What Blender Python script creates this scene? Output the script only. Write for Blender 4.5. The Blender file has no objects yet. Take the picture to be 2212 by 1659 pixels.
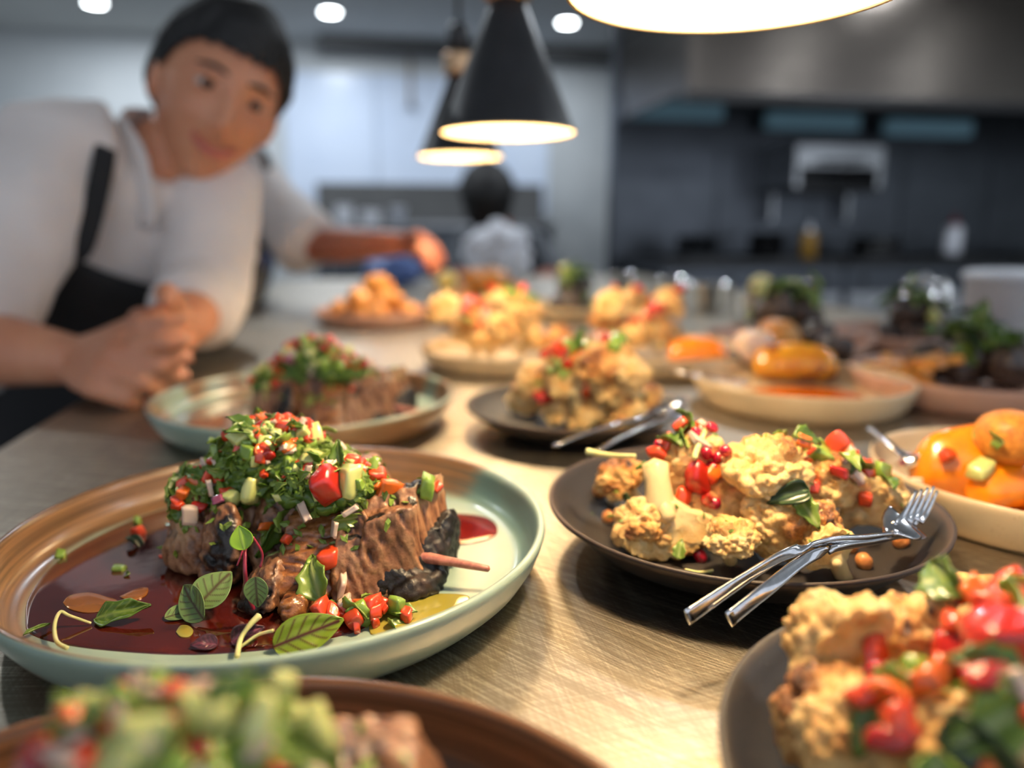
import bpy, math, random
import numpy as np
from math import sin, cos, pi, radians, sqrt, atan2
from mathutils import Vector, Matrix, Euler
from mathutils.bvhtree import BVHTree

# ------------------------------------------------------------------ camera, world, light, exposure
SC = bpy.context.scene
COL = SC.collection
TH = radians(10.9)             # the counter runs along +Y, the camera looks 10.9 deg to the right of it
PITCH = radians(11.556)
FPX = 1631.0
TOP = 0.90                     # counter top
CAMZ = TOP + 0.1826
cam_d = bpy.data.cameras.new('camera')
cam_d.sensor_width = 36.0
cam_d.lens = FPX / 2212.0 * 36.0
cam_d.clip_start = 0.01
cam_d.dof.use_dof = True
cam_d.dof.focus_distance = 0.342
cam_d.dof.aperture_fstop = 3.0
cam = bpy.data.objects.new('camera', cam_d)
COL.objects.link(cam)
cam.location = (0, 0, CAMZ)
cam.rotation_euler = (pi / 2 - PITCH, 0, -TH)
SC.camera = cam
SC.view_settings.view_transform = 'Standard'
SC.view_settings.look = 'None'
SC.view_settings.exposure = 0.86
SC.view_settings.gamma = 1.0
SC.view_settings.use_curve_mapping = False
wd = bpy.data.worlds.new('world')
SC.world = wd
wd.use_nodes = True
wd.node_tree.nodes['Background'].inputs[0].default_value = (0.62, 0.68, 0.78, 1)
wd.node_tree.nodes['Background'].inputs[1].default_value = 0.70
LAMP_POWER = 4.6               # each heat lamp bulb (W)
DOWN_POWER = 5.0               # each ceiling downlight (W)

# ------------------------------------------------------------------ helpers: coordinates
def W(x, y, z=0.0):
    """ground coordinates seen from the camera (right, away) -> world"""
    return Vector((x * cos(TH) + y * sin(TH), -x * sin(TH) + y * cos(TH), z))
def _ray(px, py):
    u = (px - 1106.0) / FPX
    v = -(py - 829.5) / FPX
    return u, cos(PITCH) + v * sin(PITCH), -sin(PITCH) + v * cos(PITCH)
def pz(px, py, z):
    """the point at height z seen at this pixel of the photograph"""
    d = _ray(px, py)
    t = (z - CAMZ) / d[2]
    return W(d[0] * t, d[1] * t, z)
def pd(px, py, depth):
    """the point at this distance seen at this pixel of the photograph"""
    d = _ray(px, py)
    t = depth / d[1]
    return W(d[0] * t, d[1] * t, CAMZ + d[2] * t)
def pY(px, py, Y):
    """the point with this world Y seen at this pixel"""
    d = W(*_ray(px, py))
    t = Y / d.y
    return Vector((d.x * t, Y, CAMZ + d.z * t))
RNG = np.random.RandomState(7)
random.seed(7)

# ------------------------------------------------------------------ helpers: noise
def _hash(ix, iy, iz, seed):
    with np.errstate(over='ignore'):
        h = (ix.astype(np.uint32) * np.uint32(374761393) + iy.astype(np.uint32) * np.uint32(668265263)
             + iz.astype(np.uint32) * np.uint32(2246822519) + np.uint32(seed * 3266489917 % 4294967296))
        h = (h ^ (h >> np.uint32(13))) * np.uint32(1274126177)
        h = (h ^ (h >> np.uint32(16))) * np.uint32(2654435769)
        h = h ^ (h >> np.uint32(15))
    return h.astype(np.float64) / 4294967295.0
def vnoise(P, seed=0):
    P = np.asarray(P, float)
    i = np.floor(P).astype(np.int64)
    f = P - i
    u = f * f * (3 - 2 * f)
    r = 0
    for dx in (0, 1):
        for dy in (0, 1):
            for dz in (0, 1):
                w = (u[:, 0] if dx else 1 - u[:, 0]) * (u[:, 1] if dy else 1 - u[:, 1]) * (u[:, 2] if dz else 1 - u[:, 2])
                r = r + w * _hash(i[:, 0] + dx, i[:, 1] + dy, i[:, 2] + dz, seed)
    return r * 2 - 1
def fbm(P, seed=0, oct=3):
    P = np.asarray(P, float)
    r = 0; a = 1.0
    for o in range(oct):
        r = r + a * vnoise(P * 2 ** o + 17.3 * o, seed + o)
        a *= 0.5
    return r / 1.75
def worley(P, seed=0):
    P = np.asarray(P, float)
    i = np.floor(P).astype(np.int64)
    best = np.full(len(P), 9.0)
    for dx in (-1, 0, 1):
        for dy in (-1, 0, 1):
            for dz in (-1, 0, 1):
                c = i + np.array([dx, dy, dz])
                q = np.stack([c[:, k] + _hash(c[:, 0], c[:, 1], c[:, 2], seed * 3 + k) for k in range(3)], 1)
                best = np.minimum(best, ((q - P) ** 2).sum(1))
    return np.sqrt(best)
def bump(P, seed=0):
    d = np.clip(worley(P, seed), 0, 1)
    return 1 - d * d
def sstep(a, b, x):
    t = np.clip((np.asarray(x, float) - a) / (b - a), 0, 1)
    return t * t * (3 - 2 * t)

# ------------------------------------------------------------------ helpers: meshes and objects
def mesh(name, V, F, mat=None, smooth=True, attrs=None):
    me = bpy.data.meshes.new(name)
    me.from_pydata([tuple(v) for v in np.asarray(V, float)], [], [tuple(int(i) for i in f) for f in F])
    if smooth:
        me.polygons.foreach_set('use_smooth', [True] * len(me.polygons))
    if mat is not None:
        me.materials.append(mat)
    for k, a in (attrs or {}).items():
        a = np.asarray(a, float)
        if a.ndim == 1:
            at = me.attributes.new(k, 'FLOAT', 'POINT')
            at.data.foreach_set('value', a)
        else:
            at = me.attributes.new(k, 'FLOAT_VECTOR', 'POINT')
            at.data.foreach_set('vector', a.ravel())
    me.update()
    return me
def put(name, me, parent=None, loc=None, rot=None, scale=None, mat4=None):
    o = bpy.data.objects.new(name, me)
    COL.objects.link(o)
    if parent is not None:
        o.parent = parent
    if mat4 is not None:
        o.matrix_basis = mat4
    else:
        if loc is not None: o.location = loc
        if rot is not None: o.rotation_euler = rot
        if scale is not None: o.scale = scale if hasattr(scale, '__len__') else (scale,) * 3
    return o
def tag(o, label, cat, group=None, kind=None):
    o['label'] = label
    o['category'] = cat
    if group: o['group'] = group
    if kind: o['kind'] = kind
    return o
def struct(o):
    o['kind'] = 'structure'
    return o
def empty(name, loc=(0, 0, 0), rot=(0, 0, 0)):
    o = bpy.data.objects.new(name, None)
    COL.objects.link(o)
    o.location = loc
    o.rotation_euler = rot
    o.empty_display_size = 0.02
    return o
def copy_tree(o, parent=None):
    kids = list(o.children)
    c = o.copy()
    COL.objects.link(c)
    c.parent = parent
    for ch in kids:
        copy_tree(ch, c)
    return c
class MB:
    """collects shapes into one mesh"""
    def __init__(s): s.V = []; s.F = []
    def add(s, V, F):
        b = len(s.V)
        s.V.extend([tuple(v) for v in V])
        s.F.extend([tuple(int(i) + b for i in f) for f in F])
        return s
    def box(s, a, b):
        (x0, y0, z0), (x1, y1, z1) = a, b
        V = [(x0, y0, z0), (x1, y0, z0), (x1, y1, z0), (x0, y1, z0), (x0, y0, z1), (x1, y0, z1), (x1, y1, z1), (x0, y1, z1)]
        return s.add(V, [(0, 3, 2, 1), (4, 5, 6, 7), (0, 1, 5, 4), (1, 2, 6, 5), (2, 3, 7, 6), (3, 0, 4, 7)])
    def tube(s, pts, rad, n=12):
        V, F = tube(pts, rad, n)
        return s.add(V, F)
    def mesh(s, name, mat, smooth=False): return mesh(name, s.V, s.F, mat, smooth)
    def build(s, name, mat, parent=None, smooth=False, bevel=0.0):
        o = put(name, s.mesh(name, mat, smooth), parent)
        if bevel:
            m = o.modifiers.new('bevel', 'BEVEL'); m.width = bevel; m.segments = 2; m.limit_method = 'ANGLE'
        return o
def tube(pts, rad, n=12, caps=True):
    pts = [Vector(p) for p in pts]
    if not hasattr(rad, '__len__'): rad = [rad] * len(pts)
    V = []; F = []
    up = None
    for i, p in enumerate(pts):
        t = (pts[min(i + 1, len(pts) - 1)] - pts[max(i - 1, 0)])
        t = t.normalized() if t.length > 1e-9 else Vector((0, 0, 1))
        if up is None:
            up = Vector((0, 0, 1)) if abs(t.z) < .9 else Vector((1, 0, 0))
        a = t.cross(up)
        if a.length < 1e-6: a = t.orthogonal()
        a.normalize(); b = a.cross(t).normalized(); up = b
        for k in range(n):
            an = 2 * pi * k / n
            V.append(p + (a * cos(an) + b * sin(an)) * rad[i])
    for i in range(len(pts) - 1):
        for k in range(n):
            k2 = (k + 1) % n
            F.append((i * n + k, i * n + k2, (i + 1) * n + k2, (i + 1) * n + k))
    if caps:
        t0 = (pts[0] - pts[1]).normalized(); t1 = (pts[-1] - pts[-2]).normalized()
        V.append(pts[0] + t0 * rad[0] * .5); c0 = len(V) - 1
        V.append(pts[-1] + t1 * rad[-1] * .5); c1 = len(V) - 1
        for k in range(n):
            k2 = (k + 1) % n
            F.append((c0, k2, k)); F.append((c1, (len(pts) - 1) * n + k, (len(pts) - 1) * n + k2))
    return V, F
def spline(pts, m=8):
    """Catmull-Rom through the points"""
    P = [Vector(p) for p in pts]
    out = []
    for i in range(len(P) - 1):
        p0 = P[max(i - 1, 0)]; p1 = P[i]; p2 = P[i + 1]; p3 = P[min(i + 2, len(P) - 1)]
        for k in range(m):
            t = k / m
            out.append(0.5 * ((2 * p1) + (p2 - p0) * t + (2 * p0 - 5 * p1 + 4 * p2 - p3) * t * t + (3 * p1 - p0 - 3 * p2 + p3) * t ** 3))
    out.append(P[-1])
    return out
def lerps(vals, n):
    return list(np.interp(np.linspace(0, 1, n), np.linspace(0, 1, len(vals)), vals))
def lathe(prof, n=96):
    """prof: list of (r, z); closes poles where r == 0"""
    V = []; F = []; rows = []
    for r, z in prof:
        if r < 1e-7:
            V.append((0, 0, z)); rows.append([len(V) - 1] * n)
        else:
            b = len(V)
            for k in range(n):
                a = 2 * pi * k / n
                V.append((r * cos(a), r * sin(a), z))
            rows.append(list(range(b, b + n)))
    for i in range(len(rows) - 1):
        A, B = rows[i], rows[i + 1]
        for k in range(n):
            k2 = (k + 1) % n
            q = [A[k], A[k2], B[k2], B[k]]
            f = []
            for v in q:
                if v not in f: f.append(v)
            if len(f) > 2: F.append(tuple(f))
    return np.array(V), F
_RB = {}
def cubesphere(n):
    """welded cube grid: coordinates in [-1,1]^3 on the cube's surface, and faces"""
    if n in _RB: return _RB[n]
    idx = {}; V = []; F = []
    def vid(i, j, k):
        t = (i, j, k)
        if t not in idx:
            idx[t] = len(V); V.append((2 * i / n - 1, 2 * j / n - 1, 2 * k / n - 1))
        return idx[t]
    for a in range(n):
        for b in range(n):
            for s in (0, n):
                q = [(s, a, b), (s, a + 1, b), (s, a + 1, b + 1), (s, a, b + 1)]
                F.append([vid(*t) for t in (q if s else q[::-1])])
                q = [(a, s, b), (a, s, b + 1), (a + 1, s, b + 1), (a + 1, s, b)]
                F.append([vid(*t) for t in (q if s else q[::-1])])
                q = [(a, b, s), (a + 1, b, s), (a + 1, b + 1, s), (a, b + 1, s)]
                F.append([vid(*t) for t in (q if s else q[::-1])])
    _RB[n] = (np.array(V), F)
    return _RB[n]
def rounded(n, k):
    """k = 0 cube ... 1 sphere"""
    C, F = cubesphere(n)
    m = np.abs(C).max(1, keepdims=True)
    S = C / np.linalg.norm(C, axis=1, keepdims=True)
    return C * (1 - k) + S * k * (1 + .25 * (1 - k)), F, C, S
def normals_of(V, F):
    V = np.asarray(V); N = np.zeros_like(V)
    F4 = np.array([f if len(f) == 4 else list(f) + [f[-1]] for f in F])
    n = np.cross(V[F4[:, 2]] - V[F4[:, 0]], V[F4[:, 3]] - V[F4[:, 1]])
    n2 = np.cross(V[F4[:, 1]] - V[F4[:, 0]], V[F4[:, 2]] - V[F4[:, 0]])
    n = np.where(np.linalg.norm(n, axis=1, keepdims=True) > 1e-14, n, n2)
    for k in range(4): np.add.at(N, F4[:, k], n)
    return N / np.maximum(np.linalg.norm(N, axis=1, keepdims=True), 1e-12)
def remesh(V, F, voxel, smooth_it=4, name='union'):
    """fuse overlapping closed shapes into one continuous surface"""
    me = mesh(name, V, F, None)
    o = bpy.data.objects.new('tmp', me); COL.objects.link(o)
    m = o.modifiers.new('r', 'REMESH'); m.mode = 'VOXEL'; m.voxel_size = voxel; m.use_smooth_shade = True
    if smooth_it:
        s = o.modifiers.new('s', 'SMOOTH'); s.iterations = smooth_it; s.factor = .5
    dg = bpy.context.evaluated_depsgraph_get()
    ev = o.evaluated_get(dg)
    out = bpy.data.meshes.new_from_object(ev, depsgraph=dg)
    bpy.data.objects.remove(o); bpy.data.meshes.remove(me)
    out.name = name
    out.polygons.foreach_set('use_smooth', [True] * len(out.polygons))
    return out
def mesh_vf(me):
    V = np.empty(len(me.vertices) * 3); me.vertices.foreach_get('co', V)
    return V.reshape(-1, 3), [tuple(p.vertices) for p in me.polygons]

# ------------------------------------------------------------------ helpers: materials
def srgb(r, g, b):
    f = lambda c: (c / 255 / 12.92) if c / 255 <= .04045 else ((c / 255 + .055) / 1.055) ** 2.4
    return (f(r), f(g), f(b), 1)
class NT:
    def __init__(s, name):
        s.m = bpy.data.materials.new(name); s.m.use_nodes = True
        s.t = s.m.node_tree; s.n = s.t.nodes
        s.b = s.n['Principled BSDF']
    def node(s, kind, **kw):
        x = s.n.new(kind)
        for k, v in kw.items(): setattr(x, k, v)
        return x
    def link(s, a, b): s.t.links.new(a, b)
    def coords(s, scale=(1, 1, 1), attr=None, rot=(0, 0, 0)):
        if attr:
            c = s.node('ShaderNodeAttribute', attribute_name=attr).outputs['Vector']
        else:
            c = s.node('ShaderNodeTexCoord').outputs['Object']
        mp = s.node('ShaderNodeMapping')
        mp.inputs['Scale'].default_value = scale
        mp.inputs['Rotation'].default_value = rot
        s.link(c, mp.inputs['Vector'])
        return mp.outputs[0]
    def noise(s, co, scale, detail=4, rough=.55, dist=0.0):
        x = s.node('ShaderNodeTexNoise')
        x.inputs['Scale'].default_value = scale; x.inputs['Detail'].default_value = detail
        x.inputs['Roughness'].default_value = rough; x.inputs['Distortion'].default_value = dist
        if co is not None: s.link(co, x.inputs['Vector'])
        return x.outputs['Fac']
    def ramp(s, fac, stops, interp='LINEAR'):
        r = s.node('ShaderNodeValToRGB'); r.color_ramp.interpolation = interp
        e = r.color_ramp.elements
        while len(e) < len(stops): e.new(0.5)
        for k, (p, c) in enumerate(stops):
            e[k].position = p; e[k].color = c if len(c) == 4 else (*c, 1)
        if fac is not None: s.link(fac, r.inputs[0])
        return r.outputs[0]
    def mix(s, fac, a, b, mode='MIX'):
        x = s.node('ShaderNodeMix', data_type='RGBA', blend_type=mode)
        for v, i in ((fac, 0), (a, 6), (b, 7)):
            if hasattr(v, 'is_linked'): s.link(v, x.inputs[i])
            else: x.inputs[i].default_value = v if i == 0 or len(v) == 4 else (*v, 1)
        return x.outputs[2]
    def math(s, op, a, b=0.0):
        x = s.node('ShaderNodeMath', operation=op)
        for v, i in ((a, 0), (b, 1)):
            if hasattr(v, 'is_linked'): s.link(v, x.inputs[i])
            else: x.inputs[i].default_value = v
        return x.outputs[0]
    def attr(s, name): return s.node('ShaderNodeAttribute', attribute_name=name).outputs['Fac']
    def set(s, **kw):
        names = dict(color='Base Color', rough='Roughness', metal='Metallic', spec='Specular IOR Level', coat='Coat Weight',
                     coat_rough='Coat Roughness', sss='Subsurface Weight', trans='Transmission Weight', ior='IOR',
                     emit='Emission Color', emit_s='Emission Strength', sheen='Sheen Weight', aniso='Anisotropic', alpha='Alpha')
        for k, v in kw.items():
            i = s.b.inputs[names[k]]
            if hasattr(v, 'is_linked'): s.link(v, i)
            else: i.default_value = (*v, 1) if hasattr(v, '__len__') and len(v) == 3 else v
        return s
    def sssr(s, r, scale):
        s.b.inputs['Subsurface Radius'].default_value = r; s.b.inputs['Subsurface Scale'].default_value = scale
        return s
    def bump(s, h, strength=.3, dist=.001):
        x = s.node('ShaderNodeBump'); x.inputs['Strength'].default_value = strength; x.inputs['Distance'].default_value = dist
        s.link(h, x.inputs['Height']); s.link(x.outputs[0], s.b.inputs['Normal'])
        return s
def simple(name, c1, c2=None, scale=60, rough=.5, bump=0.0, bdist=.001, detail=4, **kw):
    t = NT(name)
    co = t.coords()
    f = t.noise(co, scale, detail)
    if c2 is None: c2 = tuple(x * .8 for x in c1[:3])
    t.set(color=t.ramp(f, [(.3, c2), (.7, c1)]), rough=rough, **kw)
    if bump: t.bump(f, bump, bdist)
    return t.m

# ------------------------------------------------------------------ materials of the setting
def brushed(name, c, rough=.28, sx=4, sy=260, bump_s=.15, var=.25):
    t = NT(name)
    n = t.noise(t.coords((sx, sy, sx)), 1.0, 3)
    n2 = t.noise(t.coords((3, 3, 3)), 1.0, 3)
    dark = tuple(x * (1 - var) for x in c[:3])
    t.set(color=t.ramp(n, [(.25, dark), (.75, c)]), metal=1.0,
          rough=t.math('ADD', t.math('MULTIPLY', n2, .18), rough - .09))
    t.bump(n, bump_s, .0004)
    return t.m
def hood_steel():
    t = NT('hood_steel')
    n = t.noise(t.coords((2, 2, 260)), 1.0, 2)
    t.set(color=t.ramp(n, [(.3, srgb(98, 91, 85)), (.7, srgb(112, 105, 98))]), metal=1.0, rough=.2)
    t.bump(n, .55, .0009)
    return t.m
def swirled_steel(name):
    """worn worktop: arcs of grinding marks, straight scratches crossing them"""
    t = NT(name)
    co = t.node('ShaderNodeTexCoord').outputs['Object']
    # rings about several centres: noise over the radius
    hs = []
    for cx, cy, k in ((.55, -.25, 900.), (-.35, .15, 760.), (.1, 2.4, 700.)):
        v = t.node('ShaderNodeVectorMath', operation='SUBTRACT'); v.inputs[1].default_value = (cx, cy, 0)
        t.link(co, v.inputs[0])
        l = t.node('ShaderNodeVectorMath', operation='LENGTH'); t.link(v.outputs[0], l.inputs[0])
        wob = t.noise(t.coords((6, 6, 6)), 1.0, 2)
        rad = t.math('ADD', l.outputs['Value'], t.math('MULTIPLY', wob, .02))
        # break the rings up along their arc
        cmb = t.node('ShaderNodeCombineXYZ')
        t.link(t.math('MULTIPLY', rad, k), cmb.inputs[0])
        t.link(t.noise(t.coords((9, 9, 9)), 1.0, 1), cmb.inputs[1])
        cmb2 = t.node('ShaderNodeVectorMath', operation='MULTIPLY'); cmb2.inputs[1].default_value = (1, 9, 1)
        t.link(cmb.outputs[0], cmb2.inputs[0])
        hs.append(t.noise(cmb2.outputs[0], 1.0, 3, .7))
    mA = t.ramp(t.noise(t.coords((2.2, 2.2, 1)), 1.0, 1), [(.45, (0, 0, 0)), (.55, (1, 1, 1))])
    sw = t.mix(mA, hs[0], hs[1])
    sc = t.noise(t.coords((700, 9, 1), rot=(0, 0, .5)), 1.0, 3, .75)
    sc2 = t.noise(t.coords((8, 900, 1), rot=(0, 0, .25)), 1.0, 3, .75)
    h = t.math('ADD', t.math('MULTIPLY', sw, 1.0), t.math('ADD', t.math('MULTIPLY', sc, .35), t.math('MULTIPLY', sc2, .35)))
    bl = t.noise(t.coords((5, 5, 5)), 1.0, 4)
    col = t.ramp(h, [(.45, srgb(112, 104, 92)), (.85, srgb(160, 150, 134)), (1.15, srgb(206, 196, 178))])
    col = t.mix(t.math('MULTIPLY', bl, .35), col, srgb(116, 106, 94))
    t.set(color=col, metal=1.0, rough=t.math('ADD', t.math('MULTIPLY', bl, .12), .36))
    t.bump(h, .6, .00045)
    return t.m
M = {}
M['worktop'] = swirled_steel('worn_swirled_steel')
M['steel'] = brushed('brushed_steel', srgb(186, 188, 190), .3)
M['hood'] = hood_steel()
M['dark_steel'] = brushed('dark_steel', srgb(96, 100, 106), .36, 4, 120, .1)
M['wall'] = simple('painted_wall', srgb(202, 206, 208), srgb(192, 197, 200), 3, .55)
M['panel'] = simple('cool_white_panel', srgb(214, 226, 244), srgb(204, 218, 240), 2, .28)
M['ceiling'] = simple('ceiling_paint', srgb(206, 208, 206), srgb(196, 199, 198), 2, .8)
M['beam'] = simple('beam_paint', srgb(88, 88, 88), srgb(78, 78, 78), 3, .7)
M['floor'] = simple('dark_tile', srgb(70, 68, 66), srgb(52, 51, 50), 5, .45)
M['black'] = simple('black_enamel', srgb(22, 22, 24), srgb(14, 14, 16), 30, .35)
M['black_metal'] = simple('black_lamp_metal', srgb(36, 37, 41), srgb(27, 28, 31), 30, .42)
M['teal'] = None
M['grey'] = simple('grey_plastic', srgb(150, 154, 164), srgb(138, 142, 152), 10, .45)
M['white_plastic'] = simple('white_plastic', srgb(216, 218, 224), srgb(204, 206, 214), 14, .4)
M['red_plastic'] = simple('red_plastic', srgb(170, 34, 40), srgb(140, 24, 30), 14, .35)
M['blue_plastic'] = simple('blue_plastic', srgb(92, 118, 176), srgb(76, 100, 158), 14, .4)
M['amber'] = simple('amber_glaze', srgb(150, 112, 30), srgb(120, 86, 18), 20, .25)
def emitter(name, c, s):
    t = NT(name)
    f = t.noise(t.coords(), 8, 1)
    t.set(color=t.ramp(f, [(.3, c), (.7, c)]), rough=.5, emit=c, emit_s=s)
    return t.m
M['teal'] = emitter('teal_strip_light', (.16, .30, .38), .07)  # dim glow added to brighten the hood strips, which stand for unlit fixtures
M['down'] = emitter('downlight_diffuser', (0.90, 0.97, 1.0), 16.0)

# ------------------------------------------------------------------ the room
RX0, RX1, RY0, RY1, RZ = -3.4, 6.6, -1.2, 7.4, 2.72
def setbox(name, a, b, mat, bevel=0):
    return struct(MB().box(a, b).build(name, mat, None, False, bevel))
setbox('floor', (RX0, RY0, -.05), (RX1, RY1, 0), M['floor'])
setbox('ceiling', (RX0, RY0, RZ), (RX1, RY1, RZ + .08), M['ceiling'])
setbox('wall_back', (RX0, RY1, 0), (RX1, RY1 + .1, RZ), M['wall'])
setbox('wall_left', (RX0 - .1, RY0, 0), (RX0, RY1, RZ), M['wall'])
setbox('wall_right', (RX1, RY0, 0), (RX1 + .1, RY1, RZ), M['wall'])
# beam across the ceiling in front of the back wall
p0 = pd(690, 95, 7.0); p1 = pd(1330, 95, 7.2)
setbox('trim_1', (p0.x, RY1 - .30, RZ - .10), (p1.x + .6, RY1 - .06, RZ - .001), M['beam'])
# cool white wall panels, each a sheet with a joint between
a = pd(622, 300, 7.4).x; b = pd(1196, 300, 7.4).x
n = 3
for k in range(n):
    xa = a + (b - a) * k / n + .006; xb = a + (b - a) * (k + 1) / n - .006
    o = MB().box((xa, RY1 - .03, 1.22), (xb, RY1 - .002, 2.46)).build('wall_panel', M['panel'], bpy.data.objects['wall_back'], False, .003)
# skirting
struct(MB().box((RX0, RY1 - .04, 0), (RX1, RY1 - .001, .12)).build('baseboard_back', M['dark_steel']))
# downlights
def downlight(x, y, lit, label):
    t = empty('ceiling_downlight', (x, y, RZ))
    V, F = lathe([(.062, -.001), (.082, -.001), (.084, -.006), (.080, -.010), (.064, -.008), (.062, -.001)], 32)
    put('trim_ring', mesh('trim_ring', V, F, M['white_plastic']), t)
    V, F = lathe([(0, -.006), (.063, -.006), (.063, -.002), (0, -.002)], 32)
    put('diffuser', mesh('diffuser', V, F, M['down'], False), t)
    tag(t, label, 'downlight', 'round ceiling downlights')
    L = bpy.data.lights.new('downlight_light', 'AREA'); L.shape = 'DISK'; L.size = .12; L.energy = DOWN_POWER * lit
    L.color = (.86, .93, 1.0)
    lo = bpy.data.objects.new('downlight_light', L); COL.objects.link(lo); lo.parent = t; lo.location = (0, 0, -.012)
    return t
d = [pz(205, 5, RZ), pz(713, 25, RZ), pz(1225, 48, RZ)]
for k, p in enumerate(d):
    downlight(p.x, p.y, 2.4, ['round white ceiling downlight at the top left, above the chef\'s shoulder', 'round white ceiling downlight right of the chef\'s black hair',
                            'round white ceiling downlight between the hanging lamp and the large lamp shade'][k])
dx = (d[2].x - d[0].x) / 2
for ry, ks, lit in ((3.05, (-1, 0, 1, 2), 2.0), (.45, (1.66, 2.48, 3.30), 1.6)):
    for k in ks:
        downlight(d[1].x + dx * k, ry, lit, 'round white ceiling downlight nearer the pass, seen only as a reflection in the hood')

# ------------------------------------------------------------------ steel counter
def counter():
    X0, X1, Y0, Y1 = -.314, 1.12, -.42, 2.95
    t = empty('steel_counter', ((X0 + X1) / 2, (Y0 + Y1) / 2, 0))
    cx, cy = (X0 + X1) / 2, (Y0 + Y1) / 2
    hx, hy = (X1 - X0) / 2, (Y1 - Y0) / 2
    me = MB().box((-hx, -hy, TOP - .04), (hx, hy, TOP)).mesh('worktop', M['worktop'])
    o = put('worktop', me, t)
    m = o.modifiers.new('bevel', 'BEVEL'); m.width = .006; m.segments = 3
    MB().box((-hx + .03, -hy + .04, TOP - .16), (hx - .03, hy - .04, TOP - .0405)).build('apron_rail', M['steel'], t, False, .003)
    for sx in (-1, 1):
        for k in range(3):
            y = -hy + .12 + (2 * hy - .24) * k / 2
            x = sx * (hx - .1)
            MB().tube([(x, y, 0.012), (x, y, TOP - .16)], .021, 16).build('leg', M['steel'], t, True)
    MB().box((-hx + .06, -hy + .08, .18), (hx - .06, hy - .08, .21)).build('undershelf', M['steel'], t, False, .003)
    tag(t, 'long brushed stainless steel pass counter with swirling scratches under all the plates', 'counter')
counter()

# ------------------------------------------------------------------ cooking line at the right, behind the counter
KY = 5.0        # splash wall
xl = pd(1342, 400, 5.05).x
setbox('wall_kitchen', (xl, KY, 0), (RX1, KY + .1, RZ), M['dark_steel'])
hood = empty('extraction_hood', (xl + 1.5, KY - .6, 1.8))
hl, hr = xl + .02 - hood.location.x, RX1 - .05 - hood.location.x
HZ = pd(1700, 200, 4.05).z - hood.location.z
fy, by = -.52, .58
top = RZ - .01 - hood.location.z
mb = MB().box((hl, fy, HZ + .02), (hr, fy + .03, top)).box((hl, fy + .03, HZ + .02), (hl + .03, by, top)).box((hl, fy + .03, HZ + .5), (hr, by, HZ + .52))
mb.build('canopy', M['hood'], hood, False, .003)
MB().box((hl - .01, fy - .02, HZ - .03), (hr, fy + .05, HZ + .02)).build('canopy_lip', M['black'], hood, False, .003)
MB().box((hl + 1.55, fy - .30, top - .30), (hr, fy - .001, top - .02)).build('bulkhead', M['hood'], hood, False, .003)
tag(hood, 'wide stainless steel extraction hood above the dark cooking line', 'hood')
for k, (xa, xb, yy) in enumerate(((1392, 1640, 215), (1760, 2005, 232), (2088, 2330, 240))):
    A = pd(xa, yy, 4.75); B = pd(xb, yy, 4.75)
    t = empty('hood_light', ((A.x + B.x) / 2, KY - .12, A.z))
    w = (B.x - A.x) / 2
    MB().box((-w, -.05, -.055), (w, .05, .055)).build('diffuser', M['teal'], t, False, .01)  # unlit fixture given an added glow
    MB().box((-w - .02, .03, -.07), (w + .02, .119, .07)).build('housing', M['dark_steel'], t, False, .004)
    tag(t, ['blue-grey strip light under the hood, nearest the white wall', 'blue-grey strip light in the middle under the hood', 'blue-grey strip light under the hood at the right edge'][k], 'light')
# splash panels
for k in range(5):
    xa = xl + .03 + k * .72
    MB().box((xa, KY - .012, .95), (xa + .70, KY - .001, 1.62)).build('splash_panel', M['dark_steel'], bpy.data.objects['wall_kitchen'], False, .002)
# cooking range (body, hob, oven doors)
def range_unit(xa, xb, label):
    t = empty('cooking_range', ((xa + xb) / 2, KY - .42, 0)); w = (xb - xa) / 2 - .008
    MB().box((-w, -.36, .08), (w, .40, .86)).build('body', M['dark_steel'], t, False, .006)
    MB().box((-w, -.38, .86), (w, .40, .905)).build('hob', M['black'], t, False, .006)
    for s in (-1, 1):
        dr = MB().box((s * w / 2 - w / 2 + .02, -.385, .18), (s * w / 2 + w / 2 - .02, -.361, .70)).build('oven_door', M['steel'], t, False, .005)
        MB().tube([(s * w / 2 - w / 3, -.42, .64), (s * w / 2 + w / 3, -.42, .64)], .011).build('handle', M['steel'], dr, True)
    for k in range(4):
        V, F = lathe([(0, -.02), (.018, -.02), (.021, .012), (0, .012)], 16)
        put('knob', mesh('knob', V, F, M['black']), t, (-w + .12 + k * (2 * w - .24) / 3, -.372, .78), (pi / 2, 0, 0))
    for k in range(2):
        for j in range(2):
            g = MB()
            for i in range(4):
                g.box((-.13, -.11 + i * .07, 0), (.13, -.098 + i * .07, .018))
            g.box((-.13, -.11, .0), (-.118, .112, .018)).box((.118, -.11, 0), (.13, .112, .018))
            o = g.build('pan_grate', M['black'], t, False); o.location = (-w / 2 + k * w, -.18 + j * .34, .905)
    for s in (-1, 1):
        for yy in (-.3, .32):
            MB().tube([(s * (w - .06), yy, .012), (s * (w - .06), yy, .08)], .022).build('foot', M['steel'], t, True)
    tag(t, label, 'stove')
range_unit(xl + .05, xl + 1.25, 'dark steel cooking range under the hood, next to the white wall')
range_unit(xl + 1.25, xl + 2.45, 'dark steel cooking range under the salamander grill')
range_unit(xl + 2.45, xl + 3.4, 'dark steel cooking range at the right end of the line')
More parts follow.
